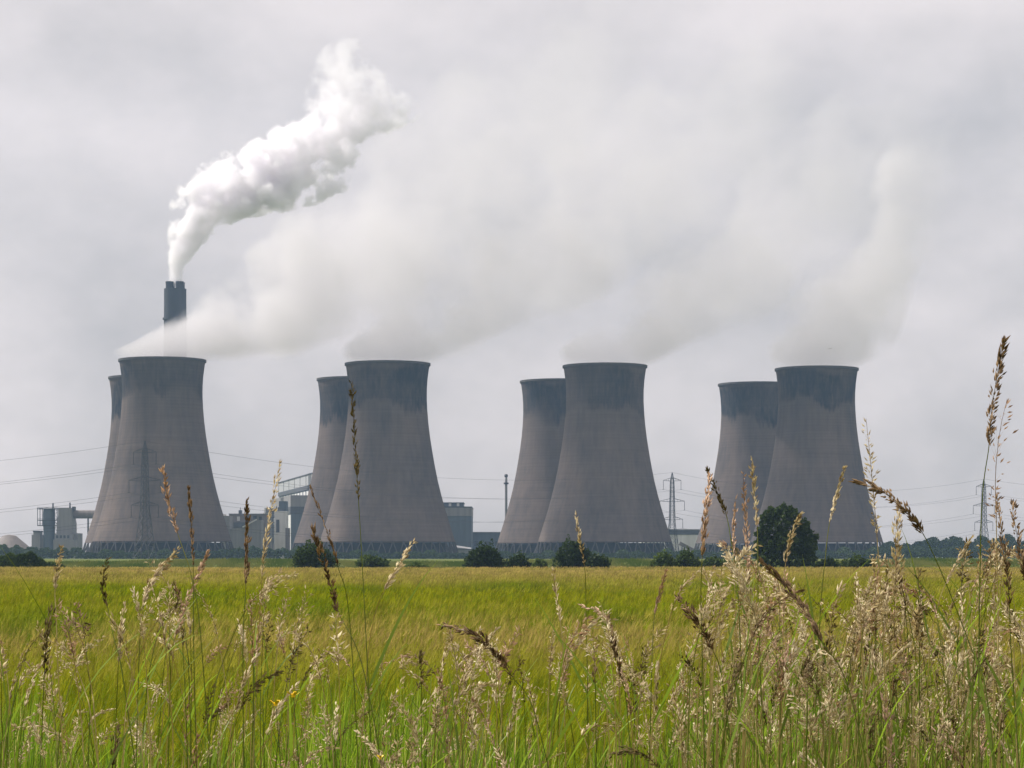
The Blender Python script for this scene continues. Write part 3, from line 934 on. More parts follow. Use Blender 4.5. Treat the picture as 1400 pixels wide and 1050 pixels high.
belt('distant_wood', [(1195, 750), (1215, 742), (1240, 738), (1262, 730), (1292, 727), (1310, 733), (1345, 733), (1372, 731), (1400, 734), (1450, 728), (1600, 726)],
     1180, 25, 'far off dark wood on the right beyond the field', 6, (.02, .036, .018), (.05, .078, .03), 26000, .7)

# rough grass on the low bank beyond the crop
def bank_grass():
    rng = np.random.default_rng(9)
    n = 60000
    y = rng.uniform(346, 395, n); x = rng.uniform(-.26, .26, n)*y
    t = np.clip((y-352)/40, 0, 1); z = np.where(y < 352, 0, 1.5*t*t*(3-2*t) + .25*np.sin(x*.11)*t)
    h = rng.uniform(.15, .5, n)*(1 + .5*np.sin(x*.35)*np.sin(y*.3+x*.1)); w = rng.uniform(.05, .12, n)
    lean = rng.normal(size=n)*.12
    B = np.stack([x, y, z], 1)
    P = np.stack([B + np.stack([-w, 0*w, 0*w], 1), B + np.stack([w, 0*w, 0*w], 1), B + np.stack([lean, 0*w, h], 1)], 1).reshape(-1, 3)
    p = .5 + .3*np.sin(x*.23 + y*.1) + .25*np.sin(x*.9)
    T = tint_for(n, rng, (.07, .12, .022), (.20, .21, .06), p)
    o = mesh_np('bank_grass', P, np.arange(3*n).reshape(n, 3), M['grass'], col=np.repeat(T, 3, 0))
    tag(o, 'rough pale green grass on the low bank beyond the crop', 'grass', kind='stuff')
bank_grass()

# ------------------------------------------------------------------ barley field
def snoise(x, y, s, ph=0):
    return (np.sin(x*.7*s + 1.3*np.sin(y*.45*s + ph) + ph) + np.sin(y*.9*s + 1.7*np.sin(x*.33*s + ph*2)) + np.sin((x*.4+y*.6)*s*1.7 + ph*3)) / 3

def barley():
    rng = np.random.default_rng(3)
    n = 210000
    u = rng.random(n)
    y0, y1, q = 15.6, 343.0, .72
    y = (y0**q + u*(y1**q - y0**q))**(1/q)
    x = rng.uniform(-1, 1, n)*(.262*y + 3)
    px = 700 + x/y*F; row = HZ + 1.4/y*F
    # height of the stand and share of ripening straw colour drift in long patches
    hgt = .80 + .07*snoise(x, y*.4, .10) + .05*snoise(x, y, .6, 2) + rng.normal(size=n)*.045
    patch = snoise(x*.5, y*.25, .35, 1.0)
    ripe = np.interp(row, [775, 782, 795, 812, 830, 848, 868, 885, 905, 940, 1040], [.80, .85, .40, .0, .0, .30, .80, .75, .35, .10, .05])
    ripe = ripe + .22*patch + .10*snoise(x, y*.5, .9, 3) + rng.normal(size=n)*.10
    ripe = np.clip(ripe, 0, 1)
    # scattered darker, lusher tufts (oats or cleavers in the crop)
    lush = np.zeros(n)
    for (cx_, cy_, rx, ry) in ((425, 830, 45, 10), (260, 815, 75, 8), (60, 850, 80, 18), (480, 805, 60, 5), (700, 800, 70, 5), (820, 838, 60, 8), (130, 805, 60, 5), (985, 800, 50, 5)):
        lush += np.exp(-((px-cx_)/rx)**2 - ((row-cy_)/ry)**2)
    lush = np.clip(lush, 0, 1)
    hgt += .10*lush*(rng.random(n))
    G = np.array((.146, .203, .003)); D_ = np.array((.050, .115, .003)); S = np.array((.390, .290, .095)); Yl = np.array((.238, .248, .006))
    base = G[None]*(1-ripe[:, None]) + (Yl*.8 + S*.2)[None]*ripe[:, None]
    base = base*(1-.75*lush[:, None]) + D_[None]*.75*lush[:, None]
    kk = np.maximum(1.0, y/20.0)
    tab = rng.random(65536)
    ki = np.round(np.log2(kk)*3).astype(int); kq = 2.0**(ki/3)
    ix = np.floor(x/(.07*kq)).astype(np.int64); iy = np.floor(y/(.35*kq)).astype(np.int64)
    ch = tab[(ix*7919 + iy*104729 + ki*31337) % 65536]
    hgt += (ch - .5)*.16
    bright = (.50 + .95*ch)*rng.uniform(.8, 1.2, n)
    base *= bright[:, None]
    headc = Yl[None]*(1-ripe[:, None]) + S[None]*ripe[:, None]
    headc = headc*(1-.8*lush[:, None]) + G[None]*.8*lush[:, None]
    headc *= bright[:, None]
    k = np.maximum(1.0, y/26.0)**.85           # coarser plants far off, where a pixel spans many
    yaw = rng.uniform(0, math.pi, n)
    wx, wy = np.cos(yaw), np.sin(yaw)
    lean = .02 + rng.normal(size=n)*.035
    zero = np.zeros(n)
    tris = []; cols = []
    def tri(a, b, c, col, colt=None):
        tris.append(np.stack([a, b, c], 1)); cc = colt if colt is not None else col
        cols.append(np.stack([col, col, cc], 1))
    def pt(dx, dy, z): return np.stack([x + dx, y + dy, z], 1)
    w = .0030*k
    ear = hgt - .10
    tri(pt(-wx*w, -wy*w, zero + .15), pt(wx*w, wy*w, zero + .15), pt(lean, 0, hgt), base*.8, base)
    # leaves: broad, arching
    for j in range(4):
        an = rng.uniform(0, 2*math.pi, n); dx, dy = np.cos(an), np.sin(an)
        L = rng.uniform(.06, .17, n); z0 = rng.uniform(.30, .62, n)*hgt; z1 = np.minimum(z0 + rng.uniform(.12, .34, n), hgt*1.02)
        ww = .0050*k
        tri(pt(-dy*ww, dx*ww, z0), pt(dy*ww, -dx*ww, z0), pt(dx*L + lean*.5, dy*L, z1), base, base*1.15)
    # ear
    ew = .0055*k; el = .085
    nod = .035 + rng.normal(size=n)*.03
    tri(pt(lean - wx*ew, -wy*ew, ear), pt(lean + wx*ew, wy*ew, ear), pt(lean + nod, 0, ear + el), headc)
    # awns: long hair-like points
    for j in range(6):
        an = rng.uniform(0, 2*math.pi, n); sp = rng.uniform(.01, .05, n)
        aw = .0011*k
        a0 = ear + rng.uniform(0, .06, n)
        tri(pt(lean + nod*.4 - wx*aw, -wy*aw, a0), pt(lean + nod*.4 + wx*aw, wy*aw, a0),
            pt(lean + nod*1.6 + np.cos(an)*sp, np.sin(an)*sp, a0 + rng.uniform(.10, .16, n)), headc*1.1)
    T = np.concatenate(tris, 0).reshape(-1, 3); C = np.concatenate(cols, 0).reshape(-1, 3)
    o = mesh_np('barley_crop', T, np.arange(len(T)).reshape(-1, 3), M['crop'], col=C)
    tag(o, 'wide green and straw tinted barley crop filling the field to the far hedge', 'crop', kind='stuff')
barley()

# ------------------------------------------------------------------ foreground verge grasses
TAN = ((.30, .20, .09), (1.0, .90, .62)); PINK = ((.26, .15, .09), (.92, .70, .50)); BROWN = ((.085, .052, .027), (.50, .35, .20)); OLIVE = ((.09, .075, .025), (.34, .26, .12))
PALE = ((.40, .30, .14), (1.0, .92, .68))

def catmull(P, m):
    P = [P[0]*2 - P[1]] + list(P) + [P[-1]*2 - P[-2]]
    out = []
    for i in range(1, len(P)-2):
        for j in range(m):
            t = j/m
            out.append(.5*((2*P[i]) + (-P[i-1]+P[i+1])*t + (2*P[i-1]-5*P[i]+4*P[i+1]-P[i+2])*t*t + (-P[i-1]+3*P[i]-3*P[i+1]+P[i+2])*t**3))
    out.append(P[-2])
    return out

class Acc:
    """triangle accumulator with colours"""
    def __init__(s): s.T = []; s.C = []
    def add(s, tri, col): s.T.append(tri); s.C.append(col)
    def build(s, name, mat, parent=None, origin=(0, 0, 0)):
        T = np.concatenate(s.T).reshape(-1, 3) - np.array(origin)[None]
        C = np.concatenate(s.C).reshape(-1, 3)
        return mesh_np(name, T, np.arange(len(T)).reshape(-1, 3), mat, parent, col=C)

def spindles(C, D, L, W, col):
    """spikelets: three-sided spindles. C centre-base (n,3), D unit dir, L length, W half width"""
    n = len(C)
    ref = np.tile(np.array([.3, .8, .5]), (n, 1))
    a = np.cross(D, ref); a /= np.linalg.norm(a, axis=1)[:, None] + 1e-9
    b = np.cross(D, a)
    m = C + D*(L*.4)[:, None]; t = C + D*L[:, None]
    ring = [m + W[:, None]*(math.cos(q)*a + math.sin(q)*b) for q in (0, 2.094, 4.189)]
    tr = []
    for i in range(3):
        r0, r1 = ring[i], ring[(i+1) % 3]
        tr.append(np.stack([C, r1, r0], 1)); tr.append(np.stack([r0, r1, t], 1))
    T = np.concatenate(tr, 0).reshape(-1, 3, 3)
    return T, np.repeat(np.tile(col, (6, 1))[:, None], 3, 1)

def tube(pts, r0, r1, c0, c1):
    P = np.array([tuple(p) for p in pts]); n = len(P)
    r = np.linspace(r0, r1, n)[:, None]; c = np.linspace(0, 1, n)[:, None]
    C = np.array(c0)[None]*(1-c) + np.array(c1)[None]*c
    D = np.gradient(P, axis=0); D /= np.linalg.norm(D, axis=1)[:, None] + 1e-9
    a = np.cross(D, np.array([0, 1, .01])); a /= np.linalg.norm(a, axis=1)[:, None] + 1e-9
    b = np.cross(D, a)
    R3 = [P + r*(math.cos(q)*a + math.sin(q)*b) for q in (0, 2.094, 4.189)]
    tr = []; cc = []
    for i in range(3):
        A, B = R3[i], R3[(i+1) % 3]
        tr.append(np.stack([A[:-1], B[:-1], B[1:]], 1)); tr.append(np.stack([A[:-1], B[1:], A[1:]], 1))
        cc.append(np.stack([C[:-1], C[:-1], C[1:]], 1)); cc.append(np.stack([C[:-1], C[1:], C[1:]], 1))
    return np.concatenate(tr), np.concatenate(cc)

def blade(p0, d, L, w, droop, c0, c1, seg=6, twist=0.0):
    """one flat tapering leaf: start p0, heading d (unit), length L, half width w"""
    P = []; pos_ = np.array(p0, float); dr = np.array(d, float)
    st = L/seg
    side = np.cross(dr, [0, 0, 1.0]); side /= np.linalg.norm(side) + 1e-9
    q = math.cos(twist); s_ = math.sin(twist)
    fwd = np.cross(side, dr)
    side = side*q + fwd*s_
    left = []; right = []; cs = []
    for i in range(seg+1):
        t = i/seg
        ww = w*(1 - t**1.8)*(.55 + .45*min(1, t*5))
        left.append(pos_ - side*ww); right.append(pos_ + side*ww); cs.append(np.array(c0)*(1-t) + np.array(c1)*t)
        dr = dr + np.array([0, 0, -droop*t]); dr /= np.linalg.norm(dr)
        pos_ = pos_ + dr*st
    tr = []; cc = []
    for i in range(seg):
        tr.append([left[i], right[i], right[i+1]]); cc.append([cs[i], cs[i], cs[i+1]])
        if i < seg-1: tr.append([left[i], right[i+1], left[i+1]]); cc.append([cs[i], cs[i+1], cs[i+1]])
    return np.array(tr), np.array(cc)

def seed_head(pts, rng, style, pal, n, spread, slen):
    """pts from tip down to the end of the head, evenly stepped"""
    P = np.array([tuple(p) for p in pts]); m = len(P)
    lo, hi = np.array(pal[0]), np.array(pal[1])
    t = rng.random(n)**(.85 if style != 'open' else .7)
    f = t*(m-1); i = np.minimum(f.astype(int), m-2); fr = (f - i)[:, None]
    C = P[i]*(1-fr) + P[i+1]*fr
    up = P[i] - P[i+1]; up /= np.linalg.norm(up, axis=1)[:, None] + 1e-9
    out = rng.normal(size=(n, 3)); out -= (out*up).sum(1)[:, None]*up; out /= np.linalg.norm(out, axis=1)[:, None] + 1e-9
    env = np.clip(np.sin(np.pi*np.clip(t*.86+.06, 0, 1))**.7, .12, 1)     # width envelope
    lobe = .65 + .5*np.sin(t*math.pi*2*rng.integers(3, 6) + rng.random()*6)
    off = rng.random(n)**.7*spread*env*np.clip(lobe, .2, 1.2)
    tw = {'spike': .25, 'dense': .45, 'open': .9}[style]
    D = up*(1 - tw*.45) + out*tw*rng.uniform(.3, 1, n)[:, None] + np.array([[.10, 0, -.10]]); D /= np.linalg.norm(D, axis=1)[:, None]
    if style == 'open':
        C = C + (out*.8 + up*.7)*off[:, None]*1.6; C[:, 2] -= off*.25
    else:
        C = C + (out*.8 + up*.6)*off[:, None]
    q = rng.random(n)[:, None]
    clump = (.5 + .5*np.sin(t*37 + rng.random()*6))[:, None]
    col = lo[None]*(1-q*.7-clump*.3) + hi[None]*(q*.7+clump*.3)
    L = slen*rng.uniform(.65, 1.35, n); L = L*1.45; W = L*rng.uniform(.10, .17, n)
    T, CC = spindles(C, D, L, W, col)
    if style == 'open' or spread > .010:                 # hair-fine branchlets
        sel = rng.random(n) < .5
        A = (P[i] *(1-fr) + P[i+1]*fr)[sel] - up[sel]*spread*.6; B = C[sel]
        ww = .0004
        s3 = np.array([[ww, 0, 0]])
        TT = np.stack([A - s3, A + s3, B], 1); cs = np.repeat((lo*.5+hi*.3)[None, None], len(TT), 0).repeat(3, 1)
        T = np.concatenate([T, TT]); CC = np.concatenate([CC, cs])
    return T, CC

def stalk(ptsx, Y, head_end, rng, style='dense', pal=TAN, n=90, spread=.008, slen=.008, root=None, accs=None, base_dx=0.0, leaves=2, thick=1.0):
    """ptsx: picture points from the tip down; head covers the first head_end of them. Grown from the verge up."""
    W = [at(px, py, Y + .06*math.sin(i*1.3 + Y*7)) for i, (px, py) in enumerate(ptsx)]
    last = W[-1]; prev = W[-2]
    dirn = (last - prev).normalized()
    g = gz(last.x, Y)
    b = Vector((last.x + dirn.x*.25 + base_dx, Y + rng.uniform(-.05, .05), g - .02))
    mid = last.lerp(b, .45) + Vector((dirn.x*.06, 0, 0))
    allp = W + [mid, b]
    m = 8
    S = catmull(allp, m)
    he = (head_end-1)*m
    hp = S[:he+1]
    T, C = seed_head(hp, rng, style, pal, n, spread, slen)
    accs['head'].add(T, C)
    green = (.22, .29, .04) if pal in (BROWN, OLIVE) or rng.random() < .35 else (.58, .50, .22)
    midc = np.array(pal[0])*.9
    T, C = tube(S[:he+1], .0004*thick, .0009*thick, midc, midc*.8 + np.array(green)*.2); accs['stem'].add(T, C)
    T, C = tube(S[he:], .0010*thick, .0019*thick, midc*.4 + np.array(green)*.6, green); accs['stem'].add(T, C)
    lower = S[he:]
    for j in range(leaves):
        p = lower[int(len(lower)*rng.uniform(.35, .95))]
        an = rng.uniform(0, 2*math.pi)
        d = np.array([math.cos(an)*.5, math.sin(an)*.3, .85]); d /= np.linalg.norm(d)
        gcol = np.array((.15, .23, .02))*rng.uniform(.7, 1.5)
        T, C = blade(p, d, rng.uniform(.18, .34), rng.uniform(.0025, .0045), rng.uniform(.1, .5), gcol, gcol*1.2 + np.array((.04, .02, 0)), twist=rng.uniform(-1, 1))
        accs['leaf'].add(T, C)
    return b

HERO = [
 # points, distance, head points, style, palette, n, spread, spikelet length, label
 ([(1373,463),(1364,510),(1356,560),(1352,610),(1343,680),(1339,820),(1338,1000)],4.6,4,'dense',BROWN,170,.012,.011,'tallest brown grass head at the far right, reaching highest into the sky'),
 ([(1377,545),(1367,590),(1361,650),(1362,710),(1364,820),(1366,1000)],4.9,4,'open',PINK,60,.022,.009,'sparse open pinkish grass head just right of the tallest brown one'),
 ([(480,524),(483,565),(486,620),(490,684),(496,790),(506,1000)],5.2,4,'dense',OLIVE,120,.006,.009,'slender olive grass head rising highest in front of the second front tower'),
 ([(384,627),(374,680),(364,735),(358,792),(352,900)],5.6,4,'dense',TAN,150,.010,.009,'pale tan grass head before the gap left of the boiler house'),
 ([(222,640),(230,685),(243,730),(262,790),(275,880)],5.4,3,'dense',PINK,130,.010,.009,'tan grass head with a blunt tip leaning left of the dark upright one'),
 ([(257,668),(261,715),(264,775),(265,900)],5.5,3,'spike',BROWN,120,.007,.009,'dark upright grass head in front of the furthest left tower'),
 ([(337,686),(337,735),(336,800),(332,900)],5.4,3,'spike',BROWN,160,.008,.010,'dark narrow spike of grass standing alone right of the furthest left tower'),
 ([(424,668),(437,700),(450,735),(462,775),(478,850)],5.6,4,'spike',BROWN,90,.005,.009,'thin brown grass head leaning left over the very dark rounded bush'),
 ([(427,724),(441,765),(455,810),(463,838),(500,930)],5.1,4,'dense',BROWN,140,.009,.011,'heavy dark bent grass head before the very dark rounded bush'),
 ([(567,738),(548,768),(525,808),(510,850),(500,930)],5.7,3,'dense',TAN,120,.008,.010,'tan grass head leaning right in front of the second front tower'),
 ([(787,702),(792,735),(799,775),(801,830)],5.9,3,'dense',TAN,60,.006,.009,'lone small tan grass head over the biggest dark bush'),
 ([(970,652),(965,700),(960,760),(958,820),(960,900)],4.9,3,'spike',PINK,170,.009,.010,'thick tan and brown spike left of the rear furthest right tower'),
 ([(966,640),(980,672),(993,705),(1000,745),(1010,830)],5.3,3,'dense',OLIVE,90,.007,.009,'olive grass head leaning left above the thick tan spike'),
 ([(1016,646),(1018,685),(1021,730),(1024,790),(1026,880)],5.3,4,'dense',PINK,140,.009,.008,'pinkish upright head left one of two before the large tree'),
 ([(1028,627),(1031,670),(1035,720),(1036,765),(1036,880)],5.4,3,'dense',TAN,130,.007,.008,'taller pale upright head, right one of two before the large tree'),
 ([(1005,684),(1003,720),(1003,765),(1005,850)],5.5,3,'spike',PINK,90,.007,.008,'short pink grass head left of the two tall pale ones'),
 ([(1154,640),(1144,675),(1134,715),(1128,765),(1120,860)],5.4,3,'spike',TAN,140,.007,.008,'smooth pale curved head leaning right between the large tree and the tower edge'),
 ([(1095,702),(1082,732),(1074,770),(1072,820),(1070,900)],5.3,3,'dense',TAN,130,.009,.008,'pale grass head crossing the right side of the large tree'),
 ([(1184,572),(1189,620),(1194,675),(1199,735),(1206,850)],4.9,4,'open',TAN,120,.009,.008,'tall sparse tan head against the right flank of the furthest right tower'),
 ([(1172,658),(1205,672),(1238,697),(1262,730),(1290,790),(1325,880),(1350,960)],4.7,4,'dense',BROWN,190,.011,.011,'dark nodding grass head arching over to the left at the right side'),
 ([(1228,690),(1227,740),(1224,800),(1222,860),(1220,930)],5.0,4,'dense',TAN,260,.018,.009,'broad bushy tan head below the arching dark one'),
 ([(1328,734),(1310,765),(1292,800),(1282,830),(1270,900)],5.5,3,'spike',TAN,90,.007,.009,'tan head leaning right before the far wood'),
 ([(1363,680),(1368,720),(1376,770),(1380,830),(1384,920)],4.8,4,'dense',BROWN,130,.010,.010,'brown rough head left one of a pair at the right edge'),
 ([(1383,688),(1390,730),(1400,780),(1410,840)],4.8,4,'dense',BROWN,140,.010,.011,'brown rough head cut off by the right edge of the view'),
 ([(603,855),(640,864),(672,888),(700,925),(735,990)],4.9,4,'dense',BROWN,190,.010,.011,'dark brown head drooping left in the middle of the verge'),
 ([(1044,770),(1074,800),(1102,838),(1125,880),(1165,960)],4.6,4,'spike',BROWN,190,.008,.012,'long dark leaning head below the large tree'),
 ([(925,815),(944,838),(960,862),(975,890),(990,950)],4.9,4,'dense',BROWN,170,.012,.010,'knotty brown head tilted left in front of the yellow green field'),
 ([(911,777),(903,808),(895,840),(892,880),(890,950)],5.3,3,'spike',PINK,110,.006,.008,'smooth pinkish head in the open field left of the knotty brown one'),
 ([(832,845),(840,885),(850,930),(858,980)],5.0,3,'spike',BROWN,120,.008,.010,'dark straight head in the centre right verge'),
 ([(147,765),(140,800),(147,830),(155,870),(170,940)],5.3,3,'dense',OLIVE,90,.008,.009,'olive head beside the tan one near the left edge'),
 ([(84,748),(79,775),(75,806),(77,850),(80,930)],5.3,3,'dense',TAN,110,.008,.009,'tan head standing before the hedge near the left edge'),
 ([(243,752),(222,775),(204,800),(196,830),(190,900)],5.4,4,'dense',TAN,190,.011,.010,'bushy tan head bent right in the left cluster'),
 ([(284,754),(272,782),(258,815),(240,870),(228,930)],5.5,4,'dense',PINK,150,.009,.009,'pink tan head leaning right in the left cluster'),
 ([(755,778),(761,815),(766,850),(770,910)],5.5,3,'dense',TAN,80,.007,.008,'pale head against the field right of the centre'),
 ([(985,745),(1003,775),(1022,815),(1036,860),(1040,930)],4.8,4,'dense',PALE,330,.022,.009,'great bushy pale head with drooping branches left of the large tree'),
 ([(1078,880),(1070,920),(1066,960),(1066,1010)],5.0,3,'dense',PINK,200,.016,.008,'thick purplish tan head low down below the large tree'),
]
rng = np.random.default_rng(11)
for i, (pts, Y, he, style, pal, n_, spread, slen, lb) in enumerate(HERO):
    ac = {'head': Acc(), 'stem': Acc(), 'leaf': Acc()}
    b = stalk(pts, Y, he, rng, style, pal, int(n_*.95), spread, slen, accs=ac)
    root = empty('tall_grass', b)
    ac['head'].build('seed_head', M['seed'], root, b)
    ac['stem'].build('stem', M['grass'], root, b)
    ac['leaf'].build('leaf', M['grass'], root, b)
    tag(root, lb, 'grass stalk', 'tall flowering grasses of the verge')

def verge():
    rng = np.random.default_rng(21)
    heads = {'head': Acc(), 'stem': Acc(), 'leaf': Acc()}
    # clusters: (px, py tip, sx, sy, count, spread)
    CL = [(245, 790, 45, 45, 16), (380, 830, 45, 45, 20), (120, 860, 80, 55, 16), (40, 900, 50, 60, 12), (300, 930, 110, 50, 18),
          (640, 890, 60, 40, 26), (700, 930, 80, 40, 22), (540, 930, 60, 60, 14), (790, 870, 60, 50, 18), (870, 900, 60, 50, 18),
          (1010, 810, 45, 50, 34), (1080, 880, 60, 60, 42), (1220, 830, 40, 60, 44), (1170, 900, 60, 60, 40), (1300, 880, 60, 70, 46),
          (1370, 850, 35, 80, 30), (980, 930, 80, 50, 34), (1200, 970, 140, 40, 44), (900, 990, 160, 35, 30), (450, 1000, 220, 35, 36), (1330, 960, 80, 50, 30), (130, 990, 120, 40, 16),
          (1360, 740, 30, 40, 10), (1200, 790, 30, 30, 14), (440, 880, 30, 40, 10)]
    for cx_, cy_, sx, sy, cnt in CL:
        for _ in range(int(cnt*(1.25 if cx_ > 940 else .85))):
            px = cx_ + rng.normal()*sx*.7; py = cy_ + rng.normal()*sy*.6
            py = max(py, 742)
            Y = rng.uniform(4.7, 7.5) if py > 830 else rng.uniform(4.8, 6.2)
            s = 5.3/Y
            ln = rng.uniform(45, 95)*s
            a = rng.normal()*.38 + rng.choice([-.12, .3])
            bend = rng.normal()*.5
            P = [(px, py)]; an = a + bend
            for j in range(4):
                st = ln/2 if j < 2 else ln*.9
                P.append((P[-1][0] - math.sin(an)*st, P[-1][1] + math.cos(an)*st)); an *= .55
            r = rng.random()
            pal = TAN if r < .45 else PINK if r < .53 else PALE if r < .88 else OLIVE if r < .97 else BROWN
            style = ['dense', 'open', 'spike'][rng.choice(3, p=[.5, .32, .18])]
            stalk(P, Y, 3, rng, style, pal, int(rng.uniform(35, 95)), rng.uniform(.006, .016), rng.uniform(.006, .011), accs=heads, leaves=int(rng.integers(0, 3)))
    o = heads['head'].build('verge_seed_heads', M['seed']); tag(o, 'tangle of smaller tan and brown seed heads along the verge', 'grass', kind='stuff')
    o = heads['stem'].build('verge_grass_stems', M['grass']); tag(o, 'tangle of thin stems carrying the smaller seed heads', 'grass', kind='stuff')
    # blades
    bl = heads['leaf']
    nb = 26000
    for _ in range(nb):
        Y = rng.uniform(4.6, 12.5)
        x = rng.uniform(-.235, .235)*Y
        g = gz(x, Y)
        # sward is taller at the right
        pxx = 700 + x/Y*F
        tall = .62 + .17*math.sin(pxx*.011 + 2.2) + (.16 if pxx > 900 else 0) + .10*math.sin(pxx*.047)
        L = rng.uniform(.5, 1.0)*tall
        an = rng.uniform(0, 2*math.pi); tilt = abs(rng.normal())*.22
        d = np.array([math.cos(an)*tilt + .05, math.sin(an)*tilt, 1.0]); d /= np.linalg.norm(d)
        r = rng.random()
        c = np.array((.13, .23, .012)) if r < .6 else np.array((.22, .31, .02)) if r < .93 else np.array((.55, .45, .18))
        c = c*(rng.uniform(.25, .7) if rng.random() < .35 else rng.uniform(.8, 1.55))
        T, C = blade((x, Y, g - .02), d, L, rng.uniform(.0015, .0045), rng.uniform(.02, .42), c*.75, c*1.2, seg=6, twist=rng.uniform(-1.5, 1.5))
        bl.add(T, C)
    o = bl.build('verge_grass_blades', M['grass']); tag(o, 'long green grass blades of the near verge', 'grass', kind='stuff')
verge()

# buttercups
def flower(px, py, Y, s, label):
    c = at(px, py, Y)
    b = Vector((c.x + .05, Y, gz(c.x, Y)))
    root = empty('buttercup', b)
    o3 = c - b
    for k in range(5):
        an = 2*math.pi*k/5 + px
        m = MB()
        V = [(0, 0, 0)]; 
        for t, w in ((.35, .35), (.75, .5), (1, .25)):
            for q in (-1, 1):
                a2 = an + q*w*.8
                V.append((math.cos(a2)*s*t, math.sin(a2)*s*t*.8 , s*.55*t*t))
        m.add([Vector(v) + o3 for v in V], [[0, 1, 2], [1, 3, 4, 2], [3, 5, 6, 4]]); m.build('petal', M['petal'], root)
    m = MB(); m.bar(o3 - Vector((0, 0, .003)), o3 + Vector((0, 0, .004)), s*.28, 8); m.build('flower_centre', M['petal'], root)
    ac = Acc(); T, C = tube([o3, o3*.6 + Vector((.01, 0, 0)), Vector((0, 0, 0))], .0007, .0012, (.08, .13, .03), (.08, .13, .03)); ac.add(T, C); ac.build('stem', M['grass'], root)
    tag(root, label, 'flower', 'buttercups')
flower(377, 963, 4.5, .014, 'yellow buttercup lower left one of the near pair in the left verge')
flower(401, 951, 4.5, .013, 'yellow buttercup upper right one of the near pair in the left verge')
flower(520, 1036, 4.6, .009, 'small yellow buttercup near the bottom edge left of the middle')

# bird
def bird():
    Y = 420.0
    c = at(1135, 477, Y)
    root = empty('bird', c)
    m = MB()
    m.bar((-.16, 0, 0), (.05, 0, .02), .03, 6, .06); m.bar((.05, 0, .02), (.17, 0, .03), .06, 6, .02); m.build('body', M['feather'], root)
    for s in (-1, 1):
        m = MB(); m.add([(-.06, s*.03, .03), (.07, s*.03, .04), (.05, s*.22, .15), (-.02, s*.38, .10), (-.05, s*.2, .13)], [[0, 1, 2, 3, 4]]); m.build('wing', M['feather'], root)
    root.rotation_euler = (0, 0, R(70))
    tag(root, 'tiny dark bird flying above the furthest right tower', 'bird')
bird()

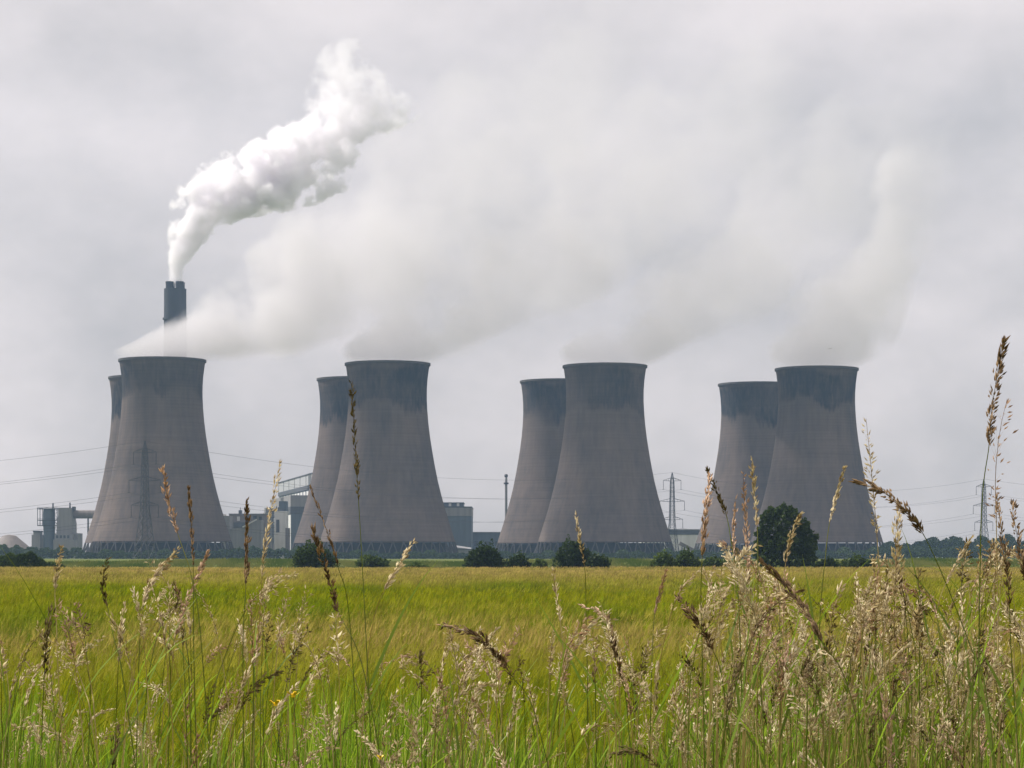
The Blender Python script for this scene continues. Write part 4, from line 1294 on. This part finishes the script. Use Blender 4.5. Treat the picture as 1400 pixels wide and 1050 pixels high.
# ------------------------------------------------------------------ steam
GROW = 1.38       # the noise eats into the outer third, so the body is built that much wider
def steam_plume(label, prof, Y, drift, dens, seed, ns=.023, amp=4.4, edge=2.2, axis='X', name='steam_plume', colour=(.868, .855, .868), step=.25, floor=None, mouth=0.0, slope=.4, bias=.3, detail=5.0):  # default colour is greyed to carry cloud shadow on the tower steam
    """axis X: prof rows are (px, py_low, py_up, half depth m, density factor)
       axis Z: prof rows are (py, px_left, px_right, half depth m, density factor), going up"""
    k = Y/F
    P = np.array(prof, float)
    if axis == 'X':
        u = (P[:, 0]-700)*k; a = CZ + (HZ-P[:, 1])*k; b = CZ + (HZ-P[:, 2])*k
        ox, oz = u[0], 0.0; u = u - ox
    else:
        u = CZ + (HZ-P[:, 0])*k; a = (P[:, 1]-700)*k; b = (P[:, 2]-700)*k
        ox, oz = a.min(), u[0]; a = a - ox; b = b - ox; u = u - oz
    L = u[-1]
    uu = np.linspace(0, L, 48)
    f = lambda q: np.interp(uu, u, q)
    A, B, RY = f(a), f(b), f(P[:, 3])*GROW
    C_, H_ = (A+B)/2, (B-A)/2*GROW
    V, Fc = [], []
    seg = 28
    for j in range(len(uu)):
        for i in range(seg):
            an = 2*math.pi*i/seg
            w = C_[j] + H_[j]*math.sin(an); yy = uu[j]*drift + RY[j]*math.cos(an)
            V.append((uu[j], yy, w) if axis == 'X' else (w, yy, uu[j]))
    for j in range(len(uu)-1):
        for i in range(seg):
            Fc.append([j*seg+i, (j+1)*seg+i, (j+1)*seg+(i+1) % seg, j*seg+(i+1) % seg])
    Fc.append(list(range(seg))); Fc.append([(len(uu)-1)*seg+i for i in range(seg)][::-1])
    m, n, l = new_mat('steam')
    m.cycles.volume_step_rate = step
    out = N(n, 'ShaderNodeOutputMaterial'); pv = N(n, 'ShaderNodeVolumePrincipled')
    pv.inputs['Color'].default_value = (*colour, 1)
    t = N(n, 'ShaderNodeTexCoord'); sp = N(n, 'ShaderNodeSeparateXYZ'); l.new(t.outputs['Object'], sp.inputs[0])
    def ma(op, a, b_=None, c_=None, clamp=False):
        q = N(n, 'ShaderNodeMath', operation=op); q.use_clamp = clamp
        for i, v in enumerate((a, b_, c_)):
            if v is None: continue
            if isinstance(v, (int, float)): q.inputs[i].default_value = v
            else: l.new(v, q.inputs[i])
        return q.outputs[0]
    al = sp.outputs['X'] if axis == 'X' else sp.outputs['Z']
    ac = sp.outputs['Z'] if axis == 'X' else sp.outputs['X']
    t01 = ma('DIVIDE', al, float(L))
    def curve(vals):
        vals = np.asarray(vals, float); scale = float(max(vals.max(), 1e-3))
        fc = N(n, 'ShaderNodeFloatCurve')
        c = fc.mapping.curves[0]
        us = u/L; vs = np.clip(vals/scale, 0, 1)
        c.points[0].location = (0, vs[0]); c.points[1].location = (1, vs[-1])
        for p_, q_ in zip(us[1:-1], vs[1:-1]): c.points.new(p_, q_)
        for p in c.points: p.handle_type = 'AUTO_CLAMPED'
        fc.mapping.update()
        l.new(t01, fc.inputs['Value'])
        return ma('MULTIPLY', fc.outputs[0], scale)
    cen = curve((a+b)/2); half = curve((b-a)/2*GROW); ry = curve(P[:, 3]*GROW); df = curve(P[:, 4])
    dz = ma('DIVIDE', ma('SUBTRACT', ac, cen), half)
    dy = ma('DIVIDE', ma('SUBTRACT', sp.outputs['Y'], ma('MULTIPLY', al, drift)), ry)
    field = ma('SUBTRACT', 1.0, ma('SQRT', ma('ADD', ma('MULTIPLY', dz, dz), ma('MULTIPLY', dy, dy))))
    nz = N(n, 'ShaderNodeTexNoise'); nz.inputs['Scale'].default_value = ns; nz.inputs['Detail'].default_value = detail; nz.inputs['Roughness'].default_value = .55
    mpn = N(n, 'ShaderNodeMapping'); mpn.inputs['Location'].default_value = (seed*13.7, seed*5.1, seed*3.3)
    l.new(t.outputs['Object'], mpn.inputs[0]); l.new(mpn.outputs[0], nz.inputs[0])
    nv = ma('MULTIPLY', ma('SUBTRACT', nz.outputs[0], .5), amp)
    off_ = .28
    if axis == 'Z':            # a firm column where it leaves the flues
        gr = ma('ADD', .30, ma('DIVIDE', al, 60.0), clamp=True)
        nv = ma('MULTIPLY', nv, gr); off_ = ma('MULTIPLY', gr, .28)
    v = ma('ADD', ma('SUBTRACT', field, off_), nv)
    if floor is not None:      # thick and whole where it leaves the mouth
        v = ma('ADD', v, ma('MULTIPLY', ma('DIVIDE', ma('SUBTRACT', floor + 26, sp.outputs['Z']), 26.0, clamp=True),
                         ma('MULTIPLY', ma('SUBTRACT', 1.9, ma('DIVIDE', ma('ABSOLUTE', ma('SUBTRACT', sp.outputs['X'], float(mouth - ox))), 26.0), clamp=True), bias)))
    v = ma('MULTIPLY', v, edge, clamp=True)
    v = ma('MULTIPLY', ma('MULTIPLY', v, ma('MULTIPLY', field, 8.0, clamp=True)), ma('MULTIPLY', df, dens))
    if floor is not None:      # nothing spills below the rim of the tower
        v = ma('MULTIPLY', v, ma('MULTIPLY', ma('SUBTRACT', ma('SUBTRACT', sp.outputs['Z'], floor), ma('MULTIPLY', ma('MAXIMUM', ma('SUBTRACT', sp.outputs['X'], float(mouth - ox + 19)), 0.0), slope)), .2, clamp=True))
        v = ma('MULTIPLY', v, ma('DIVIDE', ma('ADD', ma('SUBTRACT', sp.outputs['X'], float(mouth - ox - 22)), ma('MULTIPLY', ma('SUBTRACT', sp.outputs['Z'], floor), .45)), 7.0, clamp=True))
    l.new(v, pv.inputs['Density'])
    l.new(pv.outputs[0], out.inputs['Volume'])
    o = mesh_np(name, V, Fc, m, smooth=True)
    fix_normals(o)
    o.location = (ox, Y, oz)
    tag(o, label, 'steam plume', 'steam from the cooling towers' if axis == 'X' else None)
    return o

# wind carries the steam to the right and a little away
YT = [t.location.y for t in TOW[:4]]
steam_plume('broad grey white steam bank trailing right from the furthest left tower, crossing the chimney',
    [(160, 499, 482, 16, .9), (185, 500, 472, 20, 1), (230, 502, 447, 24, 1), (262, 502, 425, 28, 1), (290, 502, 385, 32, 1), (340, 502, 330, 38, .9), (400, 486, 290, 45, .75), (450, 462, 255, 50, .55), (520, 430, 200, 55, .38), (620, 380, 120, 60, .24), (760, 300, 40, 70, .14), (900, 240, -60, 70, .0)],
    YT[0]+4, .15, .046, 1, floor=100.5, mouth=TOW[0].location.x, slope=.10, bias=.42)
steam_plume('pale steam trailing right from the second pair of towers',
    [(462, 505, 486, 16, .7), (490, 506, 462, 20, .9), (540, 506, 420, 24, .9), (590, 504, 375, 32, .8), (650, 480, 320, 40, .6), (740, 440, 240, 50, .45), (860, 380, 150, 60, .3), (1000, 300, 60, 60, .15), (1120, 240, 0, 60, 0)],
    YT[1]+10, .15, .036, 2, floor=100.5, mouth=TOW[1].location.x)
steam_plume('pale steam trailing right from the third pair of towers',
    [(755, 507, 490, 16, .6), (790, 508, 462, 20, .9), (840, 508, 425, 24, .9), (890, 502, 375, 32, .8), (960, 470, 315, 40, .6), (1040, 420, 240, 48, .4), (1140, 350, 150, 55, .25), (1280, 260, 60, 60, 0)],
    YT[2]+10, .15, .032, 3, floor=100.5, mouth=TOW[2].location.x)
steam_plume('pale steam climbing to the upper right from the furthest right pair of towers',
    [(1000, 520, 500, 16, .5), (1040, 512, 465, 20, .8), (1100, 511, 400, 26, .9), (1150, 510, 335, 32, .9), (1190, 495, 270, 34, .8), (1225, 440, 215, 34, .6), (1260, 360, 175, 34, .35), (1310, 290, 150, 30, 0)],
    YT[3]+10, .15, .036, 4, floor=100.5, mouth=TOW[3].location.x)

# chimney plume: dense white billows that thin out at the top
steam_plume('dense bright white plume billowing up and right from the dark chimney',
    [(392, 230, 249, 3.5, 1), (375, 229, 252, 5, 1), (350, 231, 261, 7.5, 1), (325, 235, 283, 11, 1), (300, 242, 320, 15, 1), (285, 254, 385, 17, 1), (270, 262, 432, 18, 1), (250, 275, 452, 19, 1), (230, 288, 460, 20, .9),
     (210, 314, 474, 22, .8), (190, 366, 488, 22, .65), (170, 398, 535, 21, .45), (150, 428, 556, 20, .32), (130, 434, 545, 18, .26), (110, 432, 528, 16, .22), (90, 430, 508, 14, .2), (70, 440, 494, 11, .18), (48, 462, 490, 5, .1)],
    1560.0, .06, .30, 7, ns=.075, amp=3.6, edge=3.0, axis='Z', name='chimney_plume', colour=(.998, .988, 1.0), step=.22, detail=5)

# ------------------------------------------------------------------ air
def haze():
    m, n, l = new_mat('air')
    out = N(n, 'ShaderNodeOutputMaterial'); pv = N(n, 'ShaderNodeVolumePrincipled')
    pv.inputs['Color'].default_value = (.44, .66, 1.0, 1)
    pv.inputs['Density'].default_value = 0.000100
    l.new(pv.outputs[0], out.inputs['Volume'])
    b = MB(); b.box(-1600, 1600, -60, 2300, -1.2, 430)
    o = b.build('haze', m)
    tag(o, kind='stuff')
haze()
